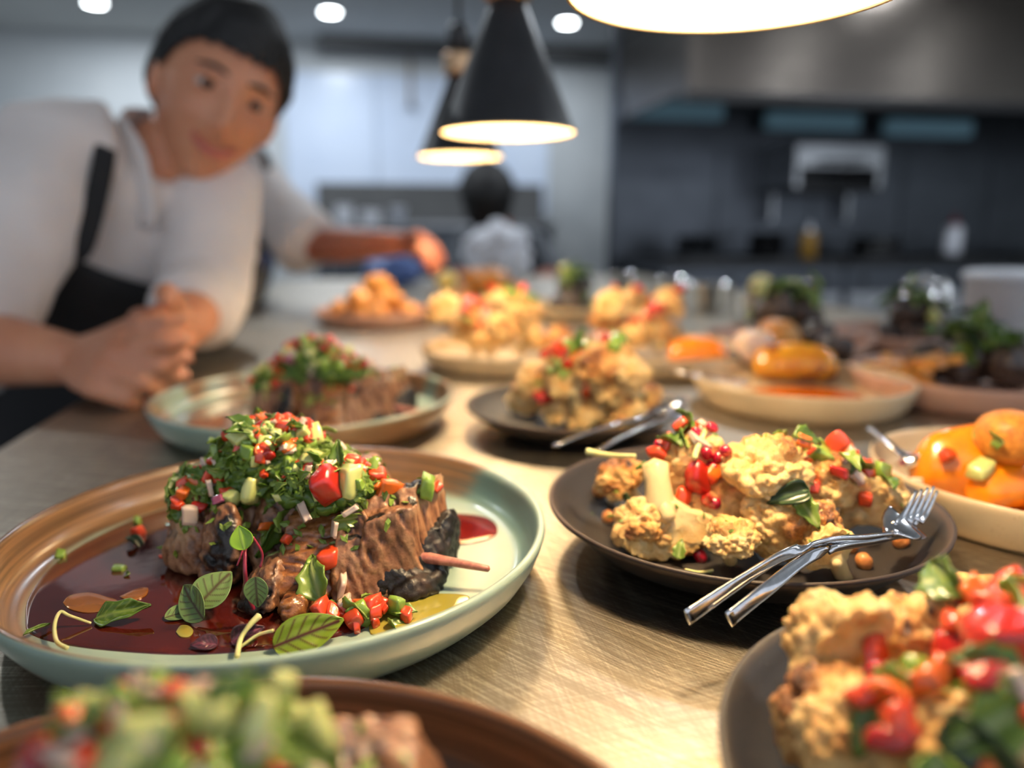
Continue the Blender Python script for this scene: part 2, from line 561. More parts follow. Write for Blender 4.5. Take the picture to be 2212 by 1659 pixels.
# salamander grill on a wall shelf
A = pd(1775, 390, 4.7); B = pd(2015, 300, 4.7)
t = empty('salamander_grill', ((A.x + B.x) / 2, KY - .24, A.z - .03)); w = (B.x - A.x) / 2; h = B.z - A.z
MB().box((-w, -.2, h * .55), (w, .22, h * 1.15)).box((-w, -.2, 0), (-w + .04, .22, h * .55)).box((w - .04, -.2, 0), (w, .22, h * .55)).build('housing', M['steel'], t, False, .006)
MB().box((-w + .04, .16, 0.012), (w - .04, .2, h * .55)).build('burner_back', M['black'], t)
MB().box((-w, -.2, -.02), (w, .22, .012)).build('tray', M['black'], t, False, .004)
MB().tube([(-w * .5, -.24, h * .7), (w * .5, -.24, h * .7)], .012).build('handle', M['black'], t, True)
for s in (-1, 1):
    MB().box((s * (w - .03) - .012, .1, -.2), (s * (w - .03) + .012, .239, -.021)).build('bracket', M['steel'], t)
tag(t, 'pale steel salamander grill with a black opening on the dark wall', 'grill')
# saucepans, bottles and tubs along the range
def pan(px, py, depth, r, h, mat, label, cat='pan', group=None, zb=.923):
    p = pY(px, py, 4.55)
    t = empty('saucepan', (p.x, p.y, zb))
    V, F = lathe([(0, 0), (r * .94, 0), (r, .01), (r, h), (r + .006, h + .002), (r - .004, h + .002), (r - .006, .012), (0, .01)], 40)
    put('pot_body', mesh('pot_body', V, F, mat), t)
    MB().tube(spline([(r - .002, 0, h * .8), (r + .07, 0, h * .95), (r + .18, 0, h * 1.05)], 5), [.006] * 11, 8).build('handle', M['black'], t, True)
    return tag(t, label, cat, group)
pan(1500, 600, 4.45, .12, .12, M['dark_steel'], 'dark saucepan on the range nearest the white wall')
pan(1890, 560, 4.45, .15, .11, M['steel'], 'wide bright steel pan on the range below the salamander grill')
pan(1650, 610, 4.45, .11, .14, M['black'], 'black saucepan on the range left of the wide steel pan')
def bottle(px, py, depth, zb, r, h, body, cap, label, name='squeeze_bottle', cat='bottle'):
    p = pY(px, py, depth)
    t = empty(name, (p.x, p.y, zb))
    V, F = lathe([(0, 0), (r * .9, 0), (r, .006), (r, h * .62), (r * .86, h * .7), (r * .42, h * .74), (0, h * .74)], 28)
    put('body', mesh('body', V, F, body), t)
    V, F = lathe([(0, h * .741), (r * .5, h * .741), (r * .5, h * .8), (r * .16, h * .86), (r * .08, h), (0, h)], 24)
    put('nozzle_cap', mesh('nozzle_cap', V, F, cap), t)
    return tag(t, label, cat)
bottle(2055, 540, 4.45, .923, .055, .26, M['white_plastic'], M['red_plastic'], 'white squeeze bottle with a red cap on the range, at the right')
bottle(1745, 560, 4.30, .906, .045, .22, M['amber'], M['white_plastic'], 'amber sauce bottle on the range near the wide steel pan')
# dark cabinet unit along the back wall and the things on it
A = pd(688, 480, 7.0); B = pd(1190, 395, 7.0)
t = empty('kitchen_cabinet', ((A.x + B.x) / 2, RY1 - .40, 0)); w = (B.x - A.x) / 2
MB().box((-w, -.3, .1), (w, .33, 1.10)).build('carcass', M['dark_steel'], t, False, .005)
MB().box((-w - .02, -.34, 1.10), (w + .02, .33, 1.14)).build('cabinet_top', M['steel'], t, False, .004)
MB().box((-w, .12, 1.141), (w, .33, B.z)).build('upper_unit', M['beam'], t, False, .005)
for k in range(3):
    dr = MB().box((-w + .02 + k * 2 * w / 3, -.322, .16), (-w - .02 + (k + 1) * 2 * w / 3, -.301, 1.05)).build('cabinet_door', M['dark_steel'], t, False, .004)
    MB().tube([(-w + .1 + k * 2 * w / 3, -.345, .7), (-w + .1 + k * 2 * w / 3, -.345, .95)], .009).build('handle', M['steel'], dr, True)
MB().box((-w + .03, -.26, 0.001), (w - .03, .3, .1)).build('plinth', M['black'], t)
tag(t, 'dark grey cabinet along the back wall behind the reaching arm', 'cabinet')
for k, (px, r, h, m, lab) in enumerate(((745, .07, .13, 'white_plastic', 'small white tub on the back cabinet, nearer the chef'), (800, .085, .09, 'white_plastic', 'low white tub on the back cabinet'), (860, .06, .12, 'grey', 'small grey tub on the back cabinet, nearest the hanging lamps'))):
    p = pd(px, 470, 6.8)
    o = empty('storage_tub', (p.x, RY1 - .62, 1.1405))
    V, F = lathe([(0, 0), (r * .9, 0), (r, h), (0, h)], 28); put('tub', mesh('tub', V, F, M[m]), o)
    V, F = lathe([(0, h + .0005), (r + .006, h + .0005), (r + .006, h + .014), (0, h + .016)], 28); put('lid', mesh('lid', V, F, M['white_plastic']), o)
    tag(o, lab, 'tub')
# a tall storage cupboard by the left wall, a utensil hanging on the back wall
A = pd(885, 120, 7.3); B = pd(885, 240, 7.3)
t = empty('hanging_ladle', (A.x, RY1 - .05, B.z))
MB().tube([(0, 0, .06), (0, 0, A.z - B.z)], [.012, .010], 10).build('handle', M['amber'], t, True)
V, F = lathe([(0, -.03), (.03, -.02), (.042, .01), (.04, .011), (.028, -.015), (0, -.024)], 20)
put('ladle_bowl', mesh('ladle_bowl', V, F, M['steel']), t, (0, -.01, .04), (.5, 0, 0))
tag(t, 'brown handled ladle hanging on the pale blue wall', 'ladle')

# ------------------------------------------------------------------ heat lamps over the counter
def lampmats():
    t = NT('lamp_shade_inside'); f = t.noise(t.coords(), 30, 2)
    t.set(color=t.ramp(f, [(.3, srgb(166, 150, 122)), (.7, srgb(174, 158, 130))]), rough=.5)
    M['shade_in'] = t.m
    M['bulb'] = emitter('heat_bulb', (1.0, .79, .50), 1.0)
    t = NT('lamp_collar'); f = t.noise(t.coords((1, 1, 1)), 90, 2)
    t.set(color=t.ramp(f, [(.3, srgb(176, 140, 106)), (.7, srgb(214, 178, 140))]), rough=.3, metal=.9)
    M['collar'] = t.m
lampmats()
LR = .075                      # shade radius
LS = LR / .115
BULB_R = .032 * LS
BULB_AREA = 4 * pi * BULB_R ** 2
M['bulb'].node_tree.nodes['Principled BSDF'].inputs['Emission Strength'].default_value = LAMP_POWER / (pi * BULB_AREA)
def heat_lamp(p, label):
    t = empty('heat_lamp', p)
    R = LR; k = LS; H = .205 * k
    sc = lambda pr: [(r * k, z * k) for r, z in pr]
    h0 = .205; r0 = .115
    V, F = lathe(sc([(r0, 0), (r0 - .001, .004), (r0 * .93, .018), (.030, h0), (.026, h0 + .004), (.020, h0 + .006)]), 64)
    Vi, Fi = lathe(sc([(.020, h0 + .003), (.024, h0), (.0285, h0 - .006), (r0 * .93 - .0025, .017), (r0 - .0035, .004), (r0 - .002, 0)]), 64)
    put('shade', mesh('shade', V, F, M['black_metal']), t)
    put('shade_lining', mesh('shade_lining', Vi, Fi, M['shade_in']), t)
    put('rim', mesh('rim', *lathe(sc([(r0 - .0021, -.0004), (r0 - .001, -.002), (r0 + .0008, -.001), (r0 + .0006, .001), (r0 - .001, .0012)]), 64), M['shade_in']), t)
    put('collar', mesh('collar', *lathe(sc([(.020, h0 + .0065), (.040, h0 + .0065), (.044, h0 + .012), (.040, h0 + .022), (.044, h0 + .034), (.040, h0 + .046), (.044, h0 + .054), (.038, h0 + .060), (.018, h0 + .060)]), 40), M['collar']), t)
    put('socket', mesh('socket', *lathe(sc([(0, h0 + .0605), (.030, h0 + .0605), (.030, h0 + .12), (.022, h0 + .135), (0, h0 + .136)]), 32), M['black_metal']), t)
    zc = RZ - p[2]
    MB().tube([(0, 0, H + .13 * k), (0, 0, zc - .03)], .004, 10).build('cord', M['black'], t, True)
    put('ceiling_rose', mesh('ceiling_rose', *lathe([(0, zc - .001), (.05, zc - .001), (.05, zc - .02), (.012, zc - .04), (0, zc - .04)], 32), M['black_metal']), t)
    prof = [(0, -1)] + [(cos(a), sin(a)) for a in np.linspace(-pi / 2 + .25, pi / 2 - .5, 10)]
    prof = [(.032 * r, .082 + .032 * z) for r, z in prof] + [(.014, .127), (.013, .15), (0, .15)]
    b = put('bulb', mesh('bulb', *lathe(sc(prof), 32), M['bulb']), t)
    put('bulb_cap', mesh('bulb_cap', *lathe(sc([(0, .148), (.0145, .148), (.0145, h0), (0, h0)]), 24), M['collar']), b)
    tag(t, label, 'lamp')
    return t
l1 = heat_lamp(W(.0981, .3534, CAMZ + .1022), 'large black heat lamp shade glowing cream, nearest, at the top of the picture')
l2 = heat_lamp(W(-.0046, .8824, CAMZ + .1063), 'black conical heat lamp with a copper collar hanging over the far plates')
l3 = heat_lamp(pd(994, 338, 1.415), 'farther black conical heat lamp, half hidden behind another hanging lamp')

# ------------------------------------------------------------------ crockery materials
def stoneware(name, body, stain, speck=None, rough=.32, stain_amt=1.0, rings=True, coat=.25):
    """glaze over a thrown body: attribute 'stain' carries the iron-brown bands that the glaze breaks to"""
    t = NT(name)
    co = t.coords()
    st = t.attr('stain')
    ringn = t.noise(t.coords((5, 5, 420)), 1.0, 3, .6)
    bl = t.noise(co, 22, 4)
    f = t.math('ADD', t.math('MULTIPLY', st, 1.35), t.math('ADD', t.math('MULTIPLY', ringn, .5), t.math('MULTIPLY', bl, .5)))
    f = t.math('SUBTRACT', f, .72)
    stc = t.ramp(ringn, [(.3, tuple(x * .42 for x in stain[:3])), (.5, stain), (.72, tuple(min(1, x * 1.9) for x in stain[:3]))])
    bc = t.ramp(bl, [(.3, tuple(x * .82 for x in body[:3])), (.7, body)])
    if speck:
        sp = t.ramp(t.noise(co, 700, 2), [(.66, (0, 0, 0)), (.72, (1, 1, 1))])
        bc = t.mix(sp, bc, speck)
    bc = t.mix(t.attr('deep'), bc, tuple(x * k for x, k in zip(body[:3], (.26, .38, .46))))  # 'deep' mixes painted shade into the glaze colour
    col = t.mix(t.ramp(f, [(.12, (0, 0, 0)), (.5, (1, 1, 1))]), bc, stc)
    t.set(color=col, rough=t.math('ADD', t.math('MULTIPLY', ringn, .15), rough - .08), coat=coat, coat_rough=.15)
    t.bump(ringn, .12, .0008)
    return t.m
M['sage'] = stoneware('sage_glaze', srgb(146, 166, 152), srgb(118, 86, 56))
M['sage_brown'] = stoneware('brown_glaze', srgb(156, 160, 140), srgb(98, 66, 42))
M['sand'] = stoneware('sand_glaze', srgb(206, 184, 148), srgb(176, 142, 100), srgb(150, 116, 76), .45)
M['pink'] = stoneware('blush_glaze', srgb(204, 160, 138), srgb(168, 122, 98), srgb(140, 100, 80), .45)
M['charcoal'] = stoneware('charcoal_glaze', srgb(34, 28, 25), srgb(58, 44, 36), srgb(64, 56, 50), .6, coat=.0)
M['slate'] = stoneware('slate_glaze', srgb(36, 36, 42), srgb(56, 50, 46), srgb(70, 68, 72), .58, coat=.0)

PLATE_FLOOR = .0085
def walled_plate(p, R, H, mat, label, stain, name='walled_plate', rotz=0.0):
    s = R / .14
    prof = [(0, .0035), (.108 * s, .0035), (.111 * s, 0), (.120 * s, 0), (.125 * s, .003), (.1315 * s, .009), (.1365 * s, .017),
            (.1392 * s, H - .006), (.1400 * s, H - .003), (.1397 * s, H - .0008), (.1386 * s, H), (.1368 * s, H - .0004), (.1356 * s, H - .002), (.1348 * s, H - .005),
            (.1335 * s, .020), (.1318 * s, .0145), (.128 * s, .0105), (.122 * s, PLATE_FLOOR + .0004), (.110 * s, PLATE_FLOOR), (.06 * s, PLATE_FLOOR), (0, PLATE_FLOOR)]
    V, F = lathe(prof, 128)
    a = np.arctan2(V[:, 1], V[:, 0]); r = np.hypot(V[:, 0], V[:, 1]); z = V[:, 2]
    inner = np.zeros(len(V))
    nr = 0; idx = 0
    for k, (rr, zz) in enumerate(prof):
        c = 1 if rr < 1e-7 else 128
        inner[idx:idx + c] = 1.0 if k >= 10 else 0.0
        idx += c
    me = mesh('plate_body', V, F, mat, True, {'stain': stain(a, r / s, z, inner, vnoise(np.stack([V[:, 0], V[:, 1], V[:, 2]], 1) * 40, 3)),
                                                     'deep': inner * sstep(.1225, .128, r / s) * sstep(H - .001, H - .004, z) * sstep(-.2, .5, np.cos(a)) * (.9 if mat in (M['sage'],) else 0)})  # shade of the right inner wall, painted into the sage glaze
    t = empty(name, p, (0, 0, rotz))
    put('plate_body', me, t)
    foot = put('foot_ring', mesh('foot_ring', *lathe([(.1085 * s, .0036), (.1105 * s, .0002), (.1115 * s, 0.0), (.113 * s, .0034)], 96), mat), t)
    return tag(t, label, 'plate')
def coupe_plate(p, R, H, mat, label, name='coupe_plate', wob=.012, seed=1):
    prof = [(0, .004), (R * .52, .004), (R * .54, .0), (R * .60, .0), (R * .64, .004), (R * .82, .011), (R * .95, H - .007), (R, H - .0025), (R * 1.002, H - .0008), (R * .992, H),
            (R * .978, H - .001), (R * .94, H - .0055), (R * .84, .0145), (R * .70, .0095), (R * .55, PLATE_FLOOR), (R * .3, PLATE_FLOOR - .0003), (0, PLATE_FLOOR - .0005)]
    V, F = lathe(prof, 128)
    a = np.arctan2(V[:, 1], V[:, 0])
    V[:, :2] *= (1 + wob * np.sin(2 * a + seed) + wob * .5 * np.sin(3 * a + seed * 2))[:, None]
    r = np.hypot(V[:, 0], V[:, 1])
    stain = sstep(.93, 1.0, r / R) * .55 + .1
    me = mesh('plate_body', V, F, mat, True, {'stain': stain})
    t = empty(name, p)
    put('plate_body', me, t)
    put('foot_ring', mesh('foot_ring', *lathe([(R * .52, .0041), (R * .535, .0003), (R * .55, 0), (R * .565, .0035)], 96), mat), t)
    return tag(t, label, 'plate')
def st_main(a, r, z, inner, n):
    left = sstep(-.25, .75, -np.cos(a + .15))             # side away from the lamp carries the brown bands
    back = sstep(.2, .9, np.sin(a))
    wall = sstep(.118, .126, r)
    s = inner * wall * np.clip(left * 1.0 + back * .75, 0, 1) + (1 - inner) * sstep(.022, .006, z) * sstep(-.2, .6, n) * .55
    lip = sstep(.134, .1375, r) * sstep(.024, .028, z)
    return np.clip(s * .95 + lip * back * .6 + .12 * n - .05, 0, 1)
def st_near(a, r, z, inner, n):
    return np.clip(inner * (.75 + .25 * n) + (1 - inner) * .1 + sstep(.0375, .029, .14 - r) * .2, 0, 1)
def st_far(a, r, z, inner, n):
    right = sstep(.3, .95, np.cos(a + .7))
    return np.clip((1 - inner) * right * sstep(.022, .01, np.abs(z - .012)) * .8 + inner * sstep(.118, .126, r) * (.45 + .4 * n), 0, 1)
def st_plain(a, r, z, inner, n):
    return np.clip(.18 + .2 * n + inner * sstep(.12, .13, r) * .15, 0, 1)
H1 = .030
P1 = W(-.1222, .3837, TOP); P2 = W(-.1967, .7059, TOP); P0 = W(-.0746, .0990, TOP)
C1 = W(.1316, .4155, TOP); C2 = W(.1712, .1810, TOP)
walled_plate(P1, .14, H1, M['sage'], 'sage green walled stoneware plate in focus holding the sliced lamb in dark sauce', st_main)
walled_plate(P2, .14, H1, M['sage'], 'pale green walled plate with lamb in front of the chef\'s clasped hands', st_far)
walled_plate(P0, .14, H1, M['sage_brown'], 'brown glazed walled plate, blurred, nearest at the bottom left', st_near)
coupe_plate(C1, .110, .031, M['charcoal'], 'charcoal coupe plate of roast cauliflower with two forks on it', seed=1)
coupe_plate(C2, .110, .032, M['slate'], 'dark slate coupe plate of cauliflower cut off by the lower right corner', wob=.006, seed=2.2)
C3 = pz(1240, 868, TOP + .026); C3.z = TOP
coupe_plate(C3, .100, .026, M['charcoal'], 'dark coupe plate of cauliflower behind the sliced lamb', seed=.4)
S1 = pz(1730, 812, TOP + .030); S1.z = TOP
walled_plate(S1, .112, .030, M['sand'], 'sand coloured walled plate holding a yellow squash wedge in orange sauce', st_plain)
S2 = W(.338, .468, TOP) + Vector((.012, .004, 0))
walled_plate(S2, .104, .030, M['sand'], 'sand coloured walled plate with large orange squash pieces at the right edge', st_plain)

# ------------------------------------------------------------------ food materials
def meat(name, cols, char_c, rough=.38, coat=.35):
    """strands from attribute 'strand', burnt patches from 'char', pale fat from 'fat'"""
    t = NT(name)
    g = t.noise(t.coords(), 240, 4, .6)
    g2 = t.noise(t.coords(), 60, 3, .6)
    f = t.math('ADD', t.attr('strand'), t.math('MULTIPLY', t.math('SUBTRACT', g, .5), .7))
    c = t.ramp(f, [(.2, cols[0]), (.48, cols[1]), (.8, cols[2])])
    c = t.mix(t.math('MULTIPLY', g2, .45), c, cols[0])
    c = t.mix(t.attr('fat'), c, srgb(196, 162, 122))
    ch = t.math('ADD', t.attr('char'), t.math('MULTIPLY', t.math('SUBTRACT', g2, .5), .8))
    k = t.ramp(ch, [(.40, (0, 0, 0)), (.66, (1, 1, 1))])
    t.set(color=t.mix(k, c, char_c), rough=t.mix(k, (rough,) * 3, (.42,) * 3), coat=coat, coat_rough=.14)
    hh = t.math('ADD', t.math('MULTIPLY', t.attr('strand'), .4), t.math('MULTIPLY', g, .8))
    t.bump(hh, .8, .0012)
    return t.m
M['lamb'] = meat('roast_lamb', [srgb(76, 44, 28), srgb(138, 92, 62), srgb(182, 136, 98)], srgb(14, 8, 7), .45, .14)
M['lamb_glazed'] = meat('glazed_lamb', [srgb(78, 42, 20), srgb(140, 86, 44), srgb(174, 120, 70)], srgb(26, 13, 9), .25)
M['crust'] = meat('charred_crust', [srgb(13, 8, 6), srgb(26, 15, 11), srgb(58, 31, 22)], srgb(12, 7, 5), .6, .05)
def glossy(name, c1, c2, scale=200, rough=.15, sss=.25, bump=.15, coat=.6, extra=None):
    t = NT(name)
    f = t.noise(t.coords(), scale, 3)
    col = t.ramp(f, [(.3, c2), (.7, c1)])
    if extra:
        sp = t.ramp(t.noise(t.coords(), extra[1], 2), [(extra[2], (0, 0, 0)), (extra[2] + .06, (1, 1, 1))])
        col = t.mix(sp, col, extra[0])
    t.set(color=col, rough=rough, coat=coat, coat_rough=.06, sss=sss)
    t.sssr((1, .5, .3), .003)
    t.bump(f, bump, .0006)
    return t.m
M['tomato'] = glossy('tomato_flesh', srgb(222, 84, 38), srgb(190, 46, 24), 260)
M['tomato_dark'] = glossy('tomato_skin', srgb(196, 44, 28), srgb(150, 22, 18), 260, .1)
M['pepper'] = glossy('orange_pepper', srgb(226, 120, 40), srgb(206, 84, 24), 260)
M['cucumber'] = glossy('cucumber_flesh', srgb(206, 206, 132), srgb(178, 186, 104), 240, .2)
M['zucchini'] = glossy('zucchini_green', srgb(150, 176, 74), srgb(96, 132, 40), 240, .2)
M['onion'] = glossy('pink_onion', srgb(218, 200, 178), srgb(196, 160, 146), 160, .15)
M['onion_purple'] = glossy('purple_onion', srgb(150, 76, 104), srgb(110, 44, 76), 160, .15)
M['pomegranate'] = glossy('pomegranate_seed', srgb(190, 16, 48), srgb(140, 6, 34), 200, .08)
M['chickpea'] = glossy('toasted_chickpea', srgb(216, 148, 84), srgb(180, 104, 50), 160, .35, .2, .2, .2)
M['feta'] = glossy('white_crumb', srgb(236, 226, 200), srgb(214, 200, 170), 160, .6, .2, .3, 0)
M['squash'] = glossy('orange_squash', srgb(240, 148, 18), srgb(226, 118, 8), 60, .22, .3, .25, .5)
M['squash_yellow'] = glossy('yellow_squash', srgb(222, 160, 30), srgb(190, 112, 14), 50, .25, .2, .25, .4, (srgb(120, 60, 20), 34, .58))
M['squash_sauce'] = glossy('orange_sauce', srgb(226, 104, 8), srgb(196, 80, 4), 40, .15, .2, .1, .7)
M['potato'] = glossy('roast_potato', srgb(222, 160, 74), srgb(176, 110, 44), 60, .4, .2, .3, .2, (srgb(110, 60, 24), 40, .6))
M['falafel'] = glossy('golden_crumb_ball', srgb(214, 142, 50), srgb(170, 96, 26), 240, .5, .1, .8, 0)
M['fish_skin'] = glossy('grilled_dark', srgb(76, 60, 50), srgb(40, 30, 26), 60, .35, .05, .4, .3)
M['lemon'] = glossy('pale_lemon', srgb(240, 222, 130), srgb(226, 200, 96), 100, .3)
def curd_mat():
    t = NT('roast_cauliflower')
    co = t.coords()
    f = t.noise(co, 230, 4, .6)
    g = t.noise(co, 34, 3)
    tt = t.math('ADD', t.attr('toast'), t.math('ADD', t.math('MULTIPLY', t.math('SUBTRACT', f, .5), .35), t.math('MULTIPLY', t.math('SUBTRACT', g, .5), .7)))
    c = t.ramp(tt, [(.12, srgb(236, 208, 150)), (.42, srgb(222, 178, 106)), (.66, srgb(184, 118, 50)), (.86, srgb(96, 50, 22)), (1.0, srgb(40, 20, 12))])
    sp = t.ramp(t.noise(co, 420, 2), [(.69, (0, 0, 0)), (.73, (1, 1, 1))])
    msk = t.ramp(t.noise(co, 50, 2), [(.52, (0, 0, 0)), (.6, (1, 1, 1))])
    c = t.mix(t.math('MULTIPLY', sp, msk), c, srgb(38, 22, 14))
    t.set(color=c, rough=.42, sss=.2, coat=.25, coat_rough=.2)
    t.sssr((1, .6, .3), .004)
    t.bump(t.math('ADD', f, t.math('MULTIPLY', g, .3)), .5, .0008)
    return t.m
M['curd'] = curd_mat()
def leafmat(name, c1, c2, vein, rough=.3, trans=.25):
    t = NT(name)
    f = t.noise(t.coords(), 180, 3)
    col = t.ramp(f, [(.3, c2), (.7, c1)])
    col = t.mix(t.attr('vein'), col, vein)
    t.set(color=col, rough=rough, coat=.2, coat_rough=.2)
    tr = t.node('ShaderNodeBsdfTranslucent'); t.link(col, tr.inputs[0])
    ms = t.node('ShaderNodeMixShader'); ms.inputs[0].default_value = trans
    t.link(t.b.outputs[0], ms.inputs[1]); t.link(tr.outputs[0], ms.inputs[2])
    t.link(ms.outputs[0], t.n['Material Output'].inputs[0])
    t.bump(t.attr('vein'), .3, .0006)
    return t.m
M['sorrel'] = leafmat('red_veined_sorrel', srgb(150, 172, 52), srgb(118, 146, 40), srgb(84, 6, 18), .3, .4)
M['sorrel_back'] = leafmat('grey_green_leaf', srgb(132, 158, 98), srgb(104, 134, 78), srgb(84, 66, 52))
M['cress'] = leafmat('bright_cress', srgb(150, 190, 40), srgb(118, 162, 30), srgb(170, 200, 80))
M['parsley'] = leafmat('parsley', srgb(100, 130, 42), srgb(60, 94, 26), srgb(130, 150, 70), .32, .25)
M['coriander'] = leafmat('coriander', srgb(146, 168, 76), srgb(104, 136, 48), srgb(170, 180, 110), .32, .3)
M['darkherb'] = leafmat('dark_mint', srgb(48, 72, 32), srgb(24, 42, 18), srgb(70, 92, 50), .35, .1)
M['purple_leaf'] = leafmat('purple_leaf', srgb(88, 50, 64), srgb(52, 28, 40), srgb(120, 60, 80), .35, .15)
M['stem_red'] = glossy('beet_red_stem', srgb(150, 40, 64), srgb(110, 22, 46), 200, .3, .2, .1, .2)
M['stem_pale'] = glossy('pale_stem', srgb(212, 206, 150), srgb(184, 184, 116), 200, .35, .3, .1, .1)
M['twig'] = glossy('pink_twig', srgb(186, 122, 104), srgb(140, 78, 66), 300, .35, .1, .4, .3)
def liquid(name, c1, c2, rough=.04):
    t = NT(name)
    f = t.noise(t.coords(), 14, 3)
    t.set(color=t.ramp(f, [(.3, c2), (.7, c1)]), rough=rough, coat=1.0, coat_rough=.02, spec=.6)
    t.bump(t.noise(t.coords(), 45, 2), .08, .002)
    return t.m
M['jus'] = liquid('dark_red_jus', srgb(84, 22, 12), srgb(48, 10, 8))
M['jus_red'] = liquid('thin_red_jus', srgb(126, 26, 18), srgb(100, 16, 12))
M['oil'] = liquid('green_gold_oil', srgb(168, 156, 70), srgb(140, 128, 46))
M['oil_amber'] = liquid('amber_oil', srgb(150, 92, 26), srgb(110, 60, 16))

# ------------------------------------------------------------------ food shapes
def chunk(corners, n=36, k=.35, disp=.0022, seed=1, fib=(3, 3, 10), char=None, tear=.003, grit=.0006):
    """a torn, rounded block of meat between eight corner points (bottom four, top four)"""
    P, F, C, S = rounded(n, k)
    P = np.clip(P, -1, 1)
    c = [np.array(x) for x in corners]
    u = (P + 1) / 2
    def tri(u):
        w = 0
        for a in (0, 1):
            for b in (0, 1):
                for d in (0, 1):
                    i = {(0, 0): 0, (1, 0): 1, (1, 1): 2, (0, 1): 3}[(a, b)] + 4 * d
                    w = w + ((u[:, 0] if a else 1 - u[:, 0]) * (u[:, 1] if b else 1 - u[:, 1]) * (u[:, 2] if d else 1 - u[:, 2]))[:, None] * c[i]
        return w
    V = tri(u)
    cen = V.mean(0)
    N = normals_of(V, F)
    L = V - cen
    q = np.stack([C[:, 0] * fib[0], C[:, 1] * fib[1], C[:, 2] * fib[2]], 1)
    d = disp * fbm(L * 60, seed, 3) + grit * (bump(L * 220, seed) - .5)
    big = fbm(L * 26, seed + 3, 2)
    w = vnoise(C * 2.2, seed) * 1.2
    fn = fbm(np.stack([C[:, 0] * 10 + w + C[:, 2] * 2.2, C[:, 1] * 10, C[:, 2] * 3.2 - C[:, 0] * 1.5], 1), seed + 5, 3)
    d = d + tear * .55 * fn + disp * 1.2 * big
    d = d - tear * .8 * sstep(.3, .6, fbm(np.stack([C[:, 0] * 4.5 + w, C[:, 1] * 4.5, C[:, 2] * 2.0], 1), seed + 9, 2))
    V = V + N * d[:, None]
    ch = np.zeros(len(V)) if char is None else char(C, L, N)
    return V - cen, F, cen, {'char': np.clip(ch, 0, 1), 'strand': np.clip(.5 + .5 * fn, 0, 1), 'fat': np.zeros(len(V)), 'fibre': np.stack([C[:, 0] + .22 * C[:, 2] + .1 * vnoise(C * 2.5, seed), C[:, 1], C[:, 2] - .2 * C[:, 0]], 1)}
def lump(n=10, k=.8, dims=(1, 1, 1), disp=.15, seed=1, freq=1.6):
    P, F, C, S = rounded(n, k)
    V = P * np.array(dims)
    V = V * (1 + disp * fbm(S * freq, seed, 2))[:, None]
    return V, F
def dice_mesh(name, mat, size, seed, k=.25, dims=None):
    r = np.random.RandomState(seed)
    P, F, C, S = rounded(5, k)
    d = np.array(dims if dims is not None else r.uniform(.55, 1.3, 3))
    sh = np.eye(3) + r.uniform(-.22, .22, (3, 3))
    V = (P * d) @ sh
    V = V * (1 + .15 * vnoise(S * 1.7 + seed, seed))[:, None] * size / 2
    return mesh(name, V, F, mat)
def leaf_mesh(name, mat, L, Wd, seed=1, curl=.3, bend=.3, lobes=0, veins=True, nu=30, nv=18, tipw=.55, cup=0.25):
    u = np.linspace(0, 1, nu); v = np.linspace(-1, 1, nv)
    U, Vv = np.meshgrid(u, v, indexing='ij')
    wid = np.sin(np.clip(U, 0.0, 1) ** tipw * pi) ** .75
    wid = np.maximum(wid, .04)
    if lobes:
        wid = wid * (1 - .28 * np.abs(np.sin(U * pi * lobes + seed)) )
    x = U * L
    y = Vv * wid * Wd / 2
    if lobes:
        x = x + .10 * L * np.abs(np.sin(Vv * pi * 1.5 + seed)) * U
    z = cup * Wd * (Vv ** 2) * wid - bend * L * (U - .1) ** 2 + curl * L * .08 * fbm(np.stack([U.ravel() * 3, Vv.ravel() * 2, 0 * U.ravel()], 1), seed, 2).reshape(U.shape)
    z = z + .02 * L * np.cos(Vv * 9) * (U) * curl
    V = np.stack([x, y, z], -1).reshape(-1, 3)
    F = [(i * nv + j, (i + 1) * nv + j, (i + 1) * nv + j + 1, i * nv + j + 1) for i in range(nu - 1) for j in range(nv - 1)]
    mid = np.exp(-(y / (Wd * .05)) ** 2)
    side = np.zeros_like(U)
    if veins:
        ph = (U * 6.0 - np.abs(Vv) * 1.5)
        side = np.exp(-((ph - np.round(ph)) / .12) ** 2) * (np.abs(Vv) < .85) * (U < .93) * (U > .06)
    vein = np.clip(np.maximum(mid * (U < .95), side * .85), 0, 1).ravel()
    me = mesh(name, V, F, mat, True, {'vein': vein})
    return me
def thin(o, th=.0005):
    m = o.modifiers.new('thickness', 'SOLIDIFY'); m.thickness = th; m.offset = 0
    return o
